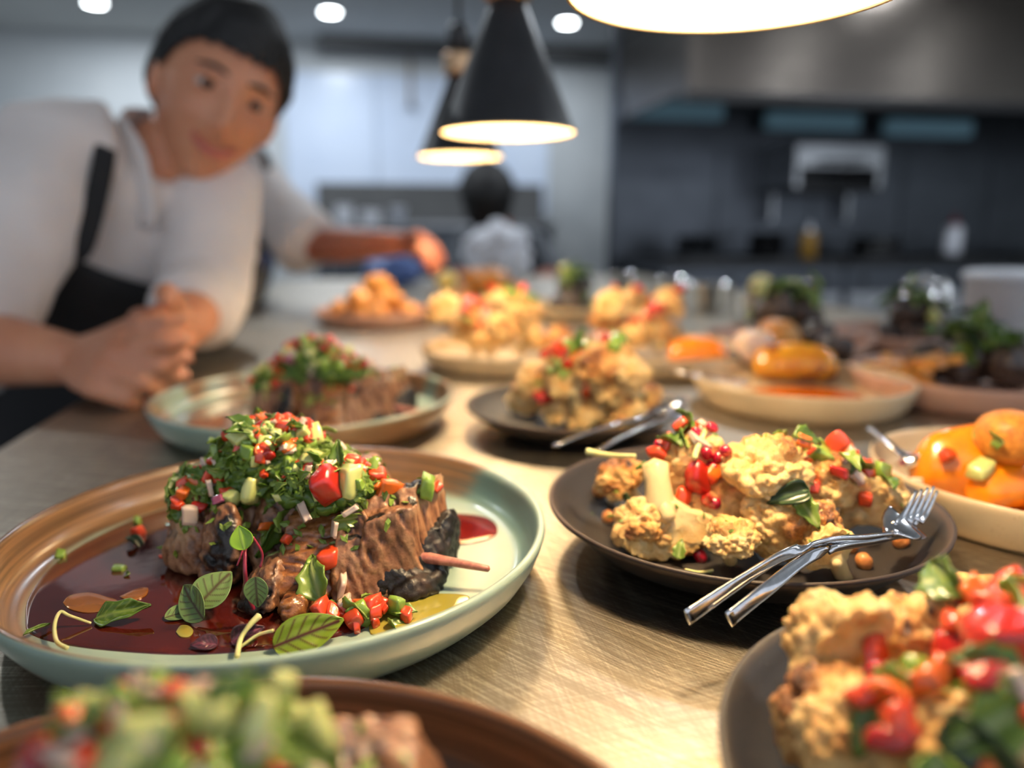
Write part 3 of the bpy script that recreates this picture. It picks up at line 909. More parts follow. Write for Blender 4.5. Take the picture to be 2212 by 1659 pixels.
def floret_meshes(R, seed, cut=None, stalk_len=1.0, toast=.35):
    """a cauliflower floret, crown up (+z), stalk down; returns (curd mesh, stalk mesh)"""
    P, F, C, S = rounded(40, 1.0)
    S = S.copy()
    b1 = bump(S * 1.75 + seed * 3.1, seed); b2 = bump(S * 4.6 + seed, seed + 1); b3 = bump(S * 12 + seed, seed + 2)
    up = sstep(-.45, .25, S[:, 2])
    r = .50 + up * (.33 * b1 + .22 * b2 + .07 * b3)
    V = S * r[:, None]
    V[:, 2] = np.where(V[:, 2] < 0, V[:, 2] * .75, V[:, 2] * .92)
    el = np.random.RandomState(seed).uniform(.85, 1.18, 2)
    V[:, 0] *= el[0]; V[:, 1] *= el[1]
    flat = np.zeros(len(V))
    if cut is not None:
        m = V[:, 1] < cut
        flat = m * 1.0
        V[m, 1] = cut + (V[m, 1] - cut) * .06 + .02 * vnoise(V[m] * 6, seed)
    N3 = fbm(S * 2.1, seed + 8, 2)
    ts = toast - .16 + .46 * N3 + .22 * up * S[:, 2] + .16 * (b2 - .6) + flat * .02 - .25 * (1 - up)
    ts = ts + .75 * sstep(.30, .5, fbm(S * 1.4 + 5, seed + 30, 2)) * sstep(-.1, .3, fbm(S * 6, seed + 33, 2))
    curd = mesh('curd', V * R, F, M['curd'], True, {'toast': np.clip(ts, 0, 1)})
    mb = MB()
    rs = np.random.RandomState(seed + 50)
    base = Vector((rs.uniform(-.08, .08), rs.uniform(-.05, .05) + (.1 if cut is not None else 0), -.5 - .62 * stalk_len))
    yo = 0.0 if cut is None else max(cut + .16, .0)
    root = Vector((0, yo, -.30))
    mb.tube([base * R, (base * .6 + root * .4) * R, root * R, Vector((0, yo, .05)) * R], [R * .27, R * .25, R * .29, R * .32], 12)
    for k in range(4):
        an = k * pi / 2 + rs.uniform(-.4, .4)
        e = Vector((cos(an) * .48, sin(an) * .40 + yo * .3, -.02))
        mb.tube([(base * .35 + root * .65) * R, (root + (e - root) * .5 + Vector((0, 0, -.06))) * R, e * R], [R * .15, R * .13, R * .15], 9)
    Vs = np.array([tuple(v) for v in mb.V])
    Vs = Vs * (1 + .06 * fbm(Vs / R * 3, seed, 2))[:, None]
    stalk = mesh('stalk', Vs, mb.F, M['curd'], True, {'toast': np.clip(-.05 + .25 * fbm(Vs / R * 2, seed + 3, 2) + .35 * sstep(-.85, -1.15, Vs[:, 2] / R), 0, 1)})
    return curd, stalk
FLO = [floret_meshes(1.0, 3, None, .8), floret_meshes(1.0, 5, -.12, 1.0), floret_meshes(1.0, 9, None, 1.1, .45), floret_meshes(1.0, 14, -.25, .9), floret_meshes(1.0, 21, None, .5, .55)]
def basis(z, x_hint=(1, 0, 0), roll=0.0):
    z = Vector(z).normalized()
    x = Vector(x_hint); x = (x - z * x.dot(z))
    if x.length < 1e-4: x = z.orthogonal()
    x.normalize(); y = z.cross(x)
    m = Matrix((x, y, z)).transposed()
    return m @ Matrix.Rotation(roll, 3, 'Z')
FWD = W(0, 1, 0).normalized(); RGT = W(1, 0, 0).normalized(); UPV = Vector((0, 0, 1))
def cdir(r, f, u):
    """direction given as right / away / up seen from the camera"""
    return (RGT * r + FWD * f + UPV * u).normalized()
def floret(p, R, crown, roll, var, label, group):
    t = empty('cauliflower_floret', p)
    if roll is None:                      # turn the cut face to the front
        z = Vector(crown).normalized(); y = FWD - z * FWD.dot(z) - UPV * 0
        y.normalize(); x = y.cross(z)
        t.rotation_euler = Matrix((x, y, z)).transposed().to_euler()
    else:
        t.rotation_euler = basis(crown, roll=roll).to_euler()
    t.scale = (R, R, R)
    put('curd', FLO[var][0], t); put('stalk', FLO[var][1], t)
    return tag(t, label, 'cauliflower', group)
DICE = {}
for nm, mt, sz in (('tomato_dice', 'tomato', 1), ('tomato_piece', 'tomato_dark', 1), ('pepper_dice', 'pepper', 1), ('cucumber_dice', 'cucumber', 1), ('zucchini_dice', 'zucchini', 1),
                   ('onion_dice', 'onion', 1), ('purple_onion_dice', 'onion_purple', 1), ('feta_crumb', 'feta', 1)):
    DICE[nm] = [dice_mesh(nm, M[mt], 1.0, 11 * k + len(nm), .42 if 'tomato' in nm else .34 if 'onion' not in nm else .15,
                          None if 'onion' not in nm else np.array([1.2, .9, .35])) for k in range(6)]
DICE['pomegranate_seed'] = [mesh('pomegranate_seed', *(lambda q: (q[0] * .5, q[1]))(lump(6, .9, (1, .8, .75), .1, k)), M['pomegranate']) for k in range(2)]
DICE['chickpea'] = [mesh('chickpea', *(lambda q: (q[0] * .5, q[1]))(lump(7, .95, (1, .9, .85), .18, k, 2.2)), M['chickpea']) for k in range(2)]
LEAF = {'parsley_leaf': [leaf_mesh('parsley_leaf', M['parsley'], 1, .8, k, 1.6, .35, 3 + k % 2, False, 14, 9, .7, .35) for k in range(4)],
        'coriander_leaf': [leaf_mesh('coriander_leaf', M['coriander'], 1, .85, k + 9, 1.5, .3, 3, False, 14, 9, .7, .3) for k in range(3)],
        'mint_leaf': [leaf_mesh('mint_leaf', M['darkherb'], 1, .6, k + 20, 1.2, .5, 0, False, 14, 9, .6, .3) for k in range(2)]}
CATS = {'tomato_dice': 'tomato', 'tomato_piece': 'tomato', 'pepper_dice': 'pepper', 'cucumber_dice': 'cucumber', 'zucchini_dice': 'zucchini', 'onion_dice': 'onion', 'purple_onion_dice': 'onion',
        'feta_crumb': 'cheese', 'pomegranate_seed': 'pomegranate seed', 'chickpea': 'chickpea', 'parsley_leaf': 'herb', 'coriander_leaf': 'herb', 'mint_leaf': 'herb'}
LOOK = {'tomato_dice': 'red diced tomato', 'tomato_piece': 'dark red tomato piece', 'pepper_dice': 'orange diced pepper', 'cucumber_dice': 'pale diced cucumber',
        'zucchini_dice': 'green diced zucchini', 'onion_dice': 'pink chopped onion', 'purple_onion_dice': 'purple chopped onion', 'feta_crumb': 'small white cheese crumb',
        'pomegranate_seed': 'crimson pomegranate seed', 'chickpea': 'toasted golden chickpea', 'parsley_leaf': 'green parsley scrap', 'coriander_leaf': 'light coriander scrap', 'mint_leaf': 'dark mint leaf'}
def bit(kind, p, size, where, group=None, nrm=None, rng=random):
    if kind in DICE:
        me = rng.choice(DICE[kind])
        o = put(kind, me, None, p, (rng.uniform(0, 6.3), rng.uniform(0, 6.3), rng.uniform(0, 6.3)), size)
    else:
        me = rng.choice(LEAF[kind])
        n = Vector(nrm if nrm is not None else (0, 0, 1)) + Vector((rng.gauss(0, .45), rng.gauss(0, .45), rng.gauss(0, .3)))
        o = put(kind, me, None, p)
        o.rotation_euler = basis(n, roll=rng.uniform(0, 6.3)).to_euler()
        o.scale = (size,) * 3
        thin(o, .04)
    lab = LOOK[kind] + ' ' + where
    tag(o, lab, CATS[kind], group or (LOOK[kind] + ' ' + where))
    return o
def scatter(bvh, pts, kinds, n, where, sizes, rng, lift=.35, layers=.004, tilt=0.0):
    """drop bits from above onto what lies there; pts(rng) gives an x, y"""
    out = 0
    for _ in range(n * 3):
        if out >= n: break
        q = pts(rng)
        hit = bvh.ray_cast(Vector((q[0], q[1], TOP + .5)), Vector((0, 0, -1)))
        if hit[0] is None: continue
        if tilt:                          # also come in from the sides, so that slopes get their share
            a = rng.uniform(0, 2 * pi); e = rng.uniform(0, tilt)
            dn = Vector((cos(a) * sin(e), sin(a) * sin(e), -cos(e)))
            hit = bvh.ray_cast(hit[0] - Vector((0, 0, .008)) - dn * .12, dn)
            if hit[0] is None: continue
        kind = rng.choices([k for k, w in kinds], [w for k, w in kinds])[0]
        s = rng.uniform(*sizes) * (1.0 if kind in DICE else 1.7)
        if kind == 'pomegranate_seed': s = rng.uniform(.0065, .008)
        p = hit[0] + hit[1] * s * (lift if kind in DICE else .12) + Vector((0, 0, rng.uniform(0, layers)))
        bit(kind, p, s, where, None, hit[1], rng)
        out += 1
def bvh_of(objs):
    bpy.context.view_layer.update()
    V = []; F = []
    for o in objs:
        for q in [o] + list(o.children_recursive):
            if q.type == 'MESH':
                b = len(V)
                V += [q.matrix_world @ v.co for v in q.data.vertices]
                F += [tuple(i + b for i in p.vertices) for p in q.data.polygons]
    return BVHTree.FromPolygons(V, F)
def pool(name, pix, z, mat, label, th=.0009, m=5, cat='sauce', seed=0):
    """a puddle with a rounded edge, from its outline on the plate floor"""
    P = [pz(x, y, z) for x, y in pix]
    out = spline(P + [P[0]], m)[:-1]
    c = sum(out, Vector()) / len(out)
    n = len(out)
    V = []; F = []
    rings = [(1.0, 0.0), (.995, th * .55), (.985, th * .9), (.95, th), (.6, th), (.25, th)]
    for f, h in rings:
        for q in out: V.append((c.x + (q.x - c.x) * f - c.x, c.y + (q.y - c.y) * f - c.y, h))
    V.append((0, 0, th))
    for i in range(len(rings) - 1):
        for k in range(n):
            F.append((i * n + k, i * n + (k + 1) % n, (i + 1) * n + (k + 1) % n, (i + 1) * n + k))
    for k in range(n): F.append(((len(rings) - 1) * n + k, (len(rings) - 1) * n + (k + 1) % n, len(V) - 1))
    # outward normals: make sure the top faces up
    ar = sum((V[k][0] * V[(k + 1) % n][1] - V[(k + 1) % n][0] * V[k][1]) for k in range(n))
    if ar < 0: F = [f[::-1] for f in F]
    o = put(name, mesh(name, V, F, mat), None, (c.x, c.y, z))
    return tag(o, label, cat, None, 'stuff')

# ------------------------------------------------------------------ lamb on the plate in focus
FZ = TOP + PLATE_FLOOR
def blk(bl, br, depth, h, recess=.006, tw=1.0, hr=None, z0=FZ, dright=0.0, back_h=None):
    """eight corners of a block from the front bottom edge (pixels), its depth and height"""
    A = pz(bl[0], bl[1], z0); B = pz(br[0], br[1], z0)
    D = FWD * depth + RGT * dright
    hr = h if hr is None else hr
    mid = (A + B) / 2
    A2 = mid + (A - mid) * tw; B2 = mid + (B - mid) * tw
    bh = back_h if back_h is not None else 0
    return [A, B, B + D, A + D, A2 + FWD * recess + UPV * h, B2 + FWD * recess + UPV * hr, B2 + D - FWD * recess * .3 + UPV * (hr + bh), A2 + D - FWD * recess * .3 + UPV * (h + bh)]
def top_char(th, amt=1.0):
    return lambda C, L, N: amt * sstep(th, th + .35, N[:, 2] + .35 * vnoise(C * 2.2, 4)) * .8
def piece(parent, name, corners, mat, **kw):
    V, F, cen, at = chunk(corners, **kw)
    o = put(name, mesh(name, V, F, mat, True, at), parent, Vector(cen) - parent.location)
    return o
def strands(V, F, dirs, seed, lump_a=.0028, strand_a=.0010, tear_a=.0022, grit=.0):
    """displace a fused block of meat: lumps, torn cracks and fine strands along the direction field dirs"""
    N = normals_of(V, F)
    V0 = V; V = V - V.mean(0)
    D = dirs / np.linalg.norm(dirs, axis=1, keepdims=True)
    along = (V * D).sum(1, keepdims=True) * D
    wob = .003 * np.stack([vnoise(V * 45 + k * 7, seed + k) for k in range(3)], 1)
    cross = V - along + wob
    s1 = fbm(cross * 520 + along * 90, seed, 2)
    s2 = fbm(cross * 250 + along * 34, seed + 4, 2)
    big = fbm(V * 48, seed + 8, 3)
    crack = sstep(.10, .55, s2)
    d = lump_a * big + strand_a * s1 - tear_a * crack
    if grit is not None: d = d + grit * (bump(V * 230, seed) - .5)
    return V0 + N * np.asarray(d)[:, None], np.clip(.52 + .42 * s1 - .55 * crack + .15 * big, 0, 1)
def cvec(r, f, u): return np.array(RGT * r + FWD * f + UPV * u)
def fused(blocks, voxel, it=3):
    mb = MB()
    for crn, k in blocks:
        P, F, C, S = rounded(14, k)
        u = (np.clip(P, -1, 1) + 1) / 2
        V = 0
        for a_ in (0, 1):
            for b_ in (0, 1):
                for d_ in (0, 1):
                    i = {(0, 0): 0, (1, 0): 1, (1, 1): 2, (0, 1): 3}[(a_, b_)] + 4 * d_
                    V = V + ((u[:, 0] if a_ else 1 - u[:, 0]) * (u[:, 1] if b_ else 1 - u[:, 1]) * (u[:, 2] if d_ else 1 - u[:, 2]))[:, None] * np.array(crn[i])
        mb.add(V, F)
    me = remesh(mb.V, mb.F, voxel, it)
    V, F = mesh_vf(me); bpy.data.meshes.remove(me)
    return V, F
def blobs(V, specs, seed):
    """soft patches round the points (pixel x, pixel y, height) with a radius"""
    r = np.zeros(len(V)); nz = vnoise(V * 130, seed) * .35 + vnoise(V * 300, seed + 1) * .2
    for px, py, h, rad, amt in specs:
        p = np.array(pz(px, py, FZ + h))
        r = np.maximum(r, amt * np.clip(1.25 - np.linalg.norm((V - p) * np.array([1, 1, 1.0]), axis=1) / rad + nz, 0, 1))
    return np.clip(r, 0, 1)
def make_lamb():
    base = pz(620, 1250, FZ)
    t = empty('roast_lamb', base)
    def part(name, V, F, at, mat):
        return put(name, mesh(name, V - np.array(base), F, mat, True, at), t)
    # the pulled mass: back block, left end, shredded top and charred knobs, fused
    V, F = fused([(blk((385, 1252), (850, 1225), .066, .044, .016, .84, .050), .5), (blk((334, 1240), (436, 1268), .046, .036, .016, .7, .044), .6), (blk((520, 1270), (735, 1262), .035, .046, .022, .84, .050), .5),
                  (blk((408, 1268), (512, 1290), .026, .034, .014, .7, .044), .65), (blk((484, 1350), (590, 1362), .044, .012, .020, .8, .026), .75)], .0013)
    dirs = np.tile(cvec(.55, .1, -.75), (len(V), 1)) + np.stack([vnoise(V * 30 + k, 3) for k in range(3)], 1) * .30
    V, st = strands(V, F, dirs, 3, .0036, .0012, .0024, .0008)
    N = normals_of(V, F)
    ch = np.maximum(blobs(V, [(455, 1140, .034, .016, 1.0), (465, 1195, .020, .016, 1.0), (535, 1265, .018, .016, 1.0), (530, 1320, .006, .017, 1.0), (510, 1230, .02, .012, .9), (640, 1110, .045, .008, .8), (760, 1085, .052, .010, .8), (345, 1180, .02, .006, .8), (690, 1110, .045, .008, .7)], 5), .55 * sstep(.55, .95, N[:, 2]) * sstep(-.2, .5, vnoise(V * 70, 4)))
    fat = blobs(V, [(380, 1150, .022, .010, .8), (400, 1190, .012, .006, .7), (590, 1090, .048, .008, .6)], 9) * .8
    part('pulled_mass', V, F, {'char': ch, 'strand': st, 'fat': fat}, M['lamb'])
    # glazed front piece: a rounded slope running down to the jus
    V, F = fused([(blk((548, 1356), (742, 1318), .060, .038, .040, .9, .047, dright=.002), .55), (blk((586, 1362), (660, 1350), .03, .012, .008, .9, .012), .7)], .0012)
    dirs = np.tile(cvec(.8, -.1, .25), (len(V), 1)) + np.stack([vnoise(V * 40 + k, 13) for k in range(3)], 1) * .2
    V, st = strands(V, F, dirs, 23, .0026, .0009, .0016)
    ch = blobs(V, [(600, 1140, .04, .010, .8), (690, 1120, .042, .010, .9), (560, 1300, .014, .009, 1.0), (725, 1290, .01, .007, .7)], 6)
    part('glazed_slice', V, F, {'char': ch, 'strand': st, 'fat': np.zeros(len(V))}, M['lamb_glazed'])
    # the cut slice at the right, grain running down its face
    V, F = fused([(blk((700, 1320), (912, 1288), .046, .043, .020, .90, .053, dright=.012), .24), (blk((770, 1300), (905, 1284), .03, .04, .004, .9, .046, dright=.006), .4)], .0011)
    dirs = np.tile(cvec(.30, .05, -.95), (len(V), 1)) + np.stack([vnoise(V * 28 + k, 23) for k in range(3)], 1) * .16
    V, st = strands(V, F, dirs, 31, .0024, .0011, .0022)
    N = normals_of(V, F)
    Vc = V - np.array(pz(810, 1290, FZ))
    hgt = V[:, 2] - FZ
    ch = np.maximum(.95 * sstep(.45, .85, N[:, 2]) * sstep(-.35, .2, vnoise(V * 90, 4)), blobs(V, [(900, 1290, .003, .010, 1.0), (850, 1300, .002, .008, .9), (880, 1060, .052, .008, .8)], 8))
    fat = sstep(.036, .041, hgt) * sstep(.5, .1, N[:, 2]) * (.55 + .45 * vnoise(V * 120, 6))
    part('cut_slice', V, F, {'char': ch, 'strand': st, 'fat': np.clip(fat * .7, 0, 1)}, M['lamb'])
    # burnt end at the right
    V, F = fused([(blk((795, 1312), (970, 1272), .045, .018, .012, .9, .034, dright=.006), .5), (blk((840, 1318), (960, 1290), .02, .008, .006, .9, .01), .7)], .0013)
    V, st = strands(V, F, np.tile(cvec(.5, 0, -.8), (len(V), 1)), 71, .004, .0008, .002, .0018)
    part('charred_end', V, F, {'char': np.clip(.75 + .5 * vnoise(V * 90, 3), 0, 1), 'strand': st, 'fat': blobs(V, [(930, 1150, .03, .005, .7)], 3)}, M['crust'])
    # torn shreds of fibre hanging off the cut face
    rs = random.Random(5)
    m = MB()
    for k in range(34):
        px = rs.uniform(765, 912); py = rs.uniform(1105, 1250)
        p = pz(px, py, FZ + .0001) ; 
        p = pd(px, py, .3520 + (912 - px) * -.00006)
        e = p + RGT * rs.uniform(-.001, .004) - UPV * rs.uniform(.005, .013) - FWD * rs.uniform(.0, .0012)
        m.tube([p - t.location, (p + e) / 2 - t.location - FWD * .0012, e - t.location], [.0009, .0012, .0004], 6)
    V = np.array([tuple(v) for v in m.V])
    o = put('meat_fibres', mesh('meat_fibres', V, m.F, M['lamb'], True, {'char': np.zeros(len(V)), 'strand': np.full(len(V), .55), 'fat': np.zeros(len(V))}), t); o['kind'] = 'stuff'
    tw = spline([pz(885, 1200, FZ + .016) - t.location, pz(960, 1211, FZ + .0145) - t.location, pz(1010, 1220, FZ + .013) - t.location, pz(1056, 1229, FZ + .0115) - t.location], 6)
    put('bone_tip', mesh('bone_tip', *tube(tw, lerps([.0036, .0024, .0021, .0016], len(tw)), 10), M['twig']), t)
    return t
lamb1 = make_lamb()
tag(lamb1, 'charred sliced roast lamb in focus, a thin bone sticking out to its right', 'meat')
lamb2 = copy_tree(lamb1); lamb2.location = lamb1.location + (P2 - P1) + RGT * .012 - FWD * .004
tag(lamb2, 'roast lamb on the pale green plate before the chef\'s hands', 'meat')
lamb0 = copy_tree(lamb1); lamb0.location = lamb1.location + (P0 - P1) + RGT * .004 + FWD * .042
tag(lamb0, 'dark roast lamb under blurred salsa on the brown plate at the bottom left', 'meat')
LAMB_GROUP = 'plated roast lamb portions'
for o in (lamb0, lamb1, lamb2): o['group'] = LAMB_GROUP
# jus and oil
def clampR(pix, c, rmax, z):
    out = []
    for x, y in pix:
        p = pz(x, y, z); v = p - Vector((c.x, c.y, z))
        if v.length > rmax: v *= rmax / v.length
        out.append(Vector((c.x, c.y, z)) + v)
    return out
def pool3(name, P, z, mat, label, th=.0009, m=5, cat='sauce'):
    inv = [Vector((p.x, p.y, z)) for p in P]
    global pz
    keep = pz
    it = iter(inv)
    pz = lambda x, y, zz: next(it)
    try: o = pool(name, [(0, 0)] * len(inv), z, mat, label, th, m, cat)
    finally: pz = keep
    return o
JUS = [(28, 1350), (30, 1300), (62, 1238), (120, 1185), (215, 1130), (330, 1098), (440, 1090), (600, 1120), (780, 1180), (880, 1270), (800, 1350), (690, 1385), (600, 1402), (420, 1415), (260, 1408), (130, 1392), (60, 1372)]
pool3('jus_pool', clampR(JUS, P1, .121, FZ), FZ, M['jus'], 'dark red-brown jus pooled around the lamb on the sage plate in focus')
pool3('jus_smear', clampR([(930, 1125), (985, 1112), (1045, 1118), (1078, 1134), (1070, 1158), (1030, 1172), (975, 1178), (930, 1172)], P1, .121, FZ), FZ, M['jus_red'], 'bright red tongue of jus right of the lamb on bare sage glaze')
pool3('oil_pool', clampR([(800, 1320), (850, 1292), (930, 1285), (1010, 1288), (1000, 1312), (930, 1345), (850, 1375), (800, 1370)], P1, .1205, FZ), FZ + .0001, M['oil'], 'yellow-green oil pool right of the diced tomato on the sage plate', .0007, 5, 'oil')
for pix, lab in (([(136, 1302), (150, 1288), (190, 1281), (230, 1290), (255, 1300), (240, 1315), (190, 1324), (150, 1316)], 'amber oil patch floating on the jus above the thin white stem'),
                 ([(258, 1290), (290, 1275), (318, 1270), (316, 1286), (285, 1298)], 'small amber oil streak on the jus by the parsley leaf'),
                 ([(380, 1366), (390, 1352), (408, 1353), (418, 1364), (408, 1376), (390, 1376)], 'round golden oil drop on the jus below the lamb')):
    pool3('oil_patch', clampR(pix, P1, .12, FZ + .001), FZ + .0010, M['oil_amber'] if 'amber' in lab else M['oil'], lab, .0004, 4, 'oil')
def jus_at(dP, c, lab):
    pool3('jus_pool', [p + dP for p in clampR(JUS, P1, .121, FZ)], FZ, M['jus'], lab)
jus_at(P2 - P1, P2, 'brown jus under the lamb on the pale green plate before the chef')
jus_at(P0 - P1, P0, 'dark jus in the brown plate at the bottom left')

# ------------------------------------------------------------------ salsa
def mound(c, rad, seed, name, label):
    V, F = lump(26, 1.0, tuple(x * .84 for x in rad), .25, seed, 2.4)
    V = V + normals_of(V, F) * (.0065 * (bump(V * 210, seed) - .5))[:, None]
    o = put(name, mesh(name, V, F, M['parsley'], True, {'vein': np.clip(.3 * vnoise(V * 300, seed), 0, 1)}), None, c - UPV * .005, (0, 0, -TH))
    return tag(o, label, 'herbs', None, 'stuff')
def fleck_stuff(bvh, pts, n, size, label, seed):
    """finely chopped herb flecks, too small and too many to count"""
    rs = random.Random(seed); m = MB()
    for _ in range(n):
        q = pts(rs)
        hit = bvh.ray_cast(Vector((q[0], q[1], TOP + .5)), Vector((0, 0, -1)))
        if hit[0] is None: continue
        a = rs.uniform(0, 2 * pi); e = rs.uniform(0, 1.25)
        dn = Vector((cos(a) * sin(e), sin(a) * sin(e), -cos(e)))
        hit = bvh.ray_cast(hit[0] - Vector((0, 0, .008)) - dn * .12, dn)
        if hit[0] is None: continue
        s = rs.uniform(.6, 1.4) * size
        B = basis(hit[1] + Vector((rs.gauss(0, .5), rs.gauss(0, .5), rs.gauss(0, .5))), roll=rs.uniform(0, 6.3))
        V = [hit[0] + hit[1] * .0006 + B @ (Vector(v) * s) for v in ((-1, 0, -.1), (-.3, -.5, .15), (.8, -.25, 0), (1.1, .1, .2), (.2, .5, 0), (-.5, .35, .2), (0, 0, .3), (0, 0, -.15))]
        m.add(V, [(0, 1, 6), (1, 2, 6), (2, 3, 6), (3, 4, 6), (4, 5, 6), (5, 0, 6), (1, 0, 7), (2, 1, 7), (3, 2, 7), (4, 3, 7), (5, 4, 7), (0, 5, 7)])
    V = np.array([tuple(v) for v in m.V])
    o = put('herb_flecks', mesh('herb_flecks', V, m.F, M['coriander'], False, {'vein': np.zeros(len(V))}))
    return tag(o, label, 'herbs', None, 'stuff')
SALSA = [('tomato_dice', 4.2), ('tomato_piece', .8), ('pepper_dice', 1.3), ('cucumber_dice', 2.6), ('zucchini_dice', 1.8), ('onion_dice', 2.0), ('purple_onion_dice', .3), ('parsley_leaf', 2.2), ('coriander_leaf', 3.0)]
def gauss_pts(specs):
    """specs: (centre, spread right, spread away, weight)"""
    def f(rs):
        c, sr, sf, w = rs.choices(specs, [s[3] for s in specs])[0]
        while True:
            a, b = rs.gauss(0, .5), rs.gauss(0, .5)
            if a * a + b * b < 1: break
        p = c + RGT * a * sr + FWD * b * sf
        return p.x, p.y
    return f
HEAP = [(pz(600, 985, FZ + .056), (.036, .026, .020)), (pz(555, 1035, FZ + .044), (.040, .018, .011)), (pz(715, 1035, FZ + .051), (.032, .022, .010)), (pz(430, 1065, FZ + .036), (.016, .02, .013))]
def salsa(dP, lamb, n, where, seed, fine=True, shift=Vector()):
    ms = [mound(c + dP + shift, r, seed + k, 'herb_mound', 'finely chopped green herbs binding the salsa ' + where) for k, (c, r) in enumerate(HEAP)]
    b = bvh_of([lamb] + ms)
    pts = gauss_pts([(c + dP + shift, r[0] * 1.08, r[1] * 1.2, r[0]) for c, r in HEAP])
    rs = random.Random(seed)
    scatter(b, pts, SALSA, n, 'in the salsa ' + where, (.0038, .0080), rs, .25, .003, 1.15)
    fleck_stuff(b, pts, 2400 if fine else 700, .0029, 'tiny chopped green herb flecks ' + where, seed)
    return b
b1 = salsa(Vector(), lamb1, 380, 'on the lamb in focus', 100)
salsa(lamb2.location - lamb1.location, lamb2, 150, 'on the lamb before the chef\'s hands', 200, False)
salsa(lamb0.location - lamb1.location, lamb0, 150, 'on the blurred lamb at the bottom left', 300, False)
# salsa spilled at the foot of the lamb
bf = bvh_of([lamb1, bpy.data.objects['walled_plate']])
rs = random.Random(9)
scatter(bf, gauss_pts([(pz(790, 1340, FZ), .020, .014, 1)]), [('tomato_dice', 5), ('onion_dice', 1.5), ('zucchini_dice', .6), ('coriander_leaf', 3.5), ('pepper_dice', 1.4)], 34, 'spilled at the foot of the lamb, by the veined leaf', (.0045, .0088), rs, .4, .005)
# bits that stand out on the meat in focus
def lone(kind, px, py, size, where, z=None, depth=None, nrm=None):
    hit = None
    if z is None:
        p0 = cam.location.copy(); d = (pd(px, py, 1.0) - p0).normalized()
        hit = bfoc.ray_cast(p0, d)
        p = hit[0] + hit[1] * size * .35; nrm = hit[1]
    else: p = pz(px, py, z)
    return bit(kind, p, size, where, None, nrm, rs)
bfoc = bvh_of([lamb1, bpy.data.objects['walled_plate']] + [o for o in bpy.data.objects if o.name.startswith('herb_mound')])
for kind, px, py, s, w in (('tomato_dice', 712, 1212, .0098, 'resting alone on the front of the cut lamb'), ('cucumber_dice', 552, 1062, .0098, 'cube at the front edge of the salsa in focus'),
                           ('pepper_dice', 826, 1058, .0105, 'at the right end of the salsa, near the lamb\'s burnt corner'), ('onion_dice', 664, 1096, .0095, 'wedge hanging below the salsa on the lamb in focus'),
                           ('onion_dice', 748, 1090, .0095, 'sliver below the red tomato in the salsa in focus'), ('tomato_piece', 712, 1062, .0125, 'largest at the front of the salsa in focus'),
                           ('cucumber_dice', 745, 1045, .0115, 'behind the largest front tomato'), ('onion_dice', 728, 1145, .0075, 'strip lying down the lamb\'s cut face'),
                           ('coriander_leaf', 712, 1108, .014, 'hanging over the dark crust of the lamb in focus'), ('parsley_leaf', 590, 1142, .016, 'flat on the lamb beside the round bright leaf'),
                           ('coriander_leaf', 690, 1295, .021, 'spread at the foot of the lamb in focus'), ('parsley_leaf', 740, 1290, .016, 'at the foot of the lamb beside the spread coriander'),
                           ('zucchini_dice', 452, 1000, .0105, 'dark skinned, at the left tip of the salsa in focus'), ('onion_dice', 735, 1265, .0085, 'at the foot of the lamb\'s cut face'),
                           ('zucchini_dice', 672, 1228, .0045, 'tiny, on the glazed lamb slice'), ('zucchini_dice', 133, 1204, .0040, 'tiny, alone on the brown wall of the sage plate'),
                           ('tomato_dice', 300, 1158, .0075, 'left of the lamb on the jus'), ('zucchini_dice', 298, 1136, .0075, 'left of the lamb above a red tomato bit'),
                           ('mint_leaf', 275, 1180, .014, 'on the jus left of the lamb'), ('parsley_leaf', 280, 1248, .007, 'tiny, floating on the jus'), ('zucchini_dice', 258, 1234, .0045, 'tiny, floating on the jus by a parsley scrap'),
                           ('zucchini_dice', 915, 1052, .0085, 'on the bare plate right behind the lamb'), ('tomato_dice', 938, 1052, .006, 'on the bare plate right behind the lamb')):
    lone(kind, px, py, s, w)
# ---- leaves and stems of the plate in focus
def leaf_at(name, me, b, tip, face, wscale=1.0, label='', cat='leaf', th=.00035, group=None):
    b = Vector(b); tip = Vector(tip)
    x = tip - b; L = x.length; x.normalize()
    z = Vector(face); z = (z - x * z.dot(x)).normalized(); y = z.cross(x)
    o = put(name, me)
    o.matrix_basis = Matrix.Translation(b) @ Matrix((x, y, z)).transposed().to_4x4() @ Matrix.Diagonal((L, L * wscale, L, 1))
    thin(o, th / L)
    return tag(o, label, cat, group)
TOC = cdir(0, -1, .35)
SOR = leaf_mesh('sorrel_leaf', M['sorrel'], 1, .56, 3, .35, .10, 0, True, 44, 40, .72, .12)
SORB = leaf_mesh('sorrel_leaf', M['sorrel_back'], 1, .7, 5, .3, .12, 0, True, 40, 36, .75, .12)
ROUND = leaf_mesh('round_leaf', M['cress'], 1, .95, 6, .3, .12, 0, False, 24, 18, .8, .12)
PARS = leaf_mesh('parsley_leaf', M['parsley'], 1, .55, 8, .9, .12, 2, True, 34, 22, .7, .2)
leaf_at('sorrel_leaf', SOR, pz(590, 1398, FZ + .003), pz(742, 1336, FZ + .010), cdir(-.1, -1, .55), 1.0, 'yellow-green sorrel leaf with dark red veins at the foot of the lamb')
leaf_at('sorrel_leaf', SORB, pz(425, 1312, FZ + .006), pz(497, 1232, FZ + .018), cdir(-.2, -1, .7), 1.25, 'broad grey-green leaf with dark veins left of the glazed lamb slice')
leaf_at('sorrel_leaf', SORB, pz(440, 1338, FZ + .004), pz(388, 1262, FZ + .012), cdir(-.2, -1, .5), .75, 'narrow pale green leaf folded in front of the broad grey-green leaf')
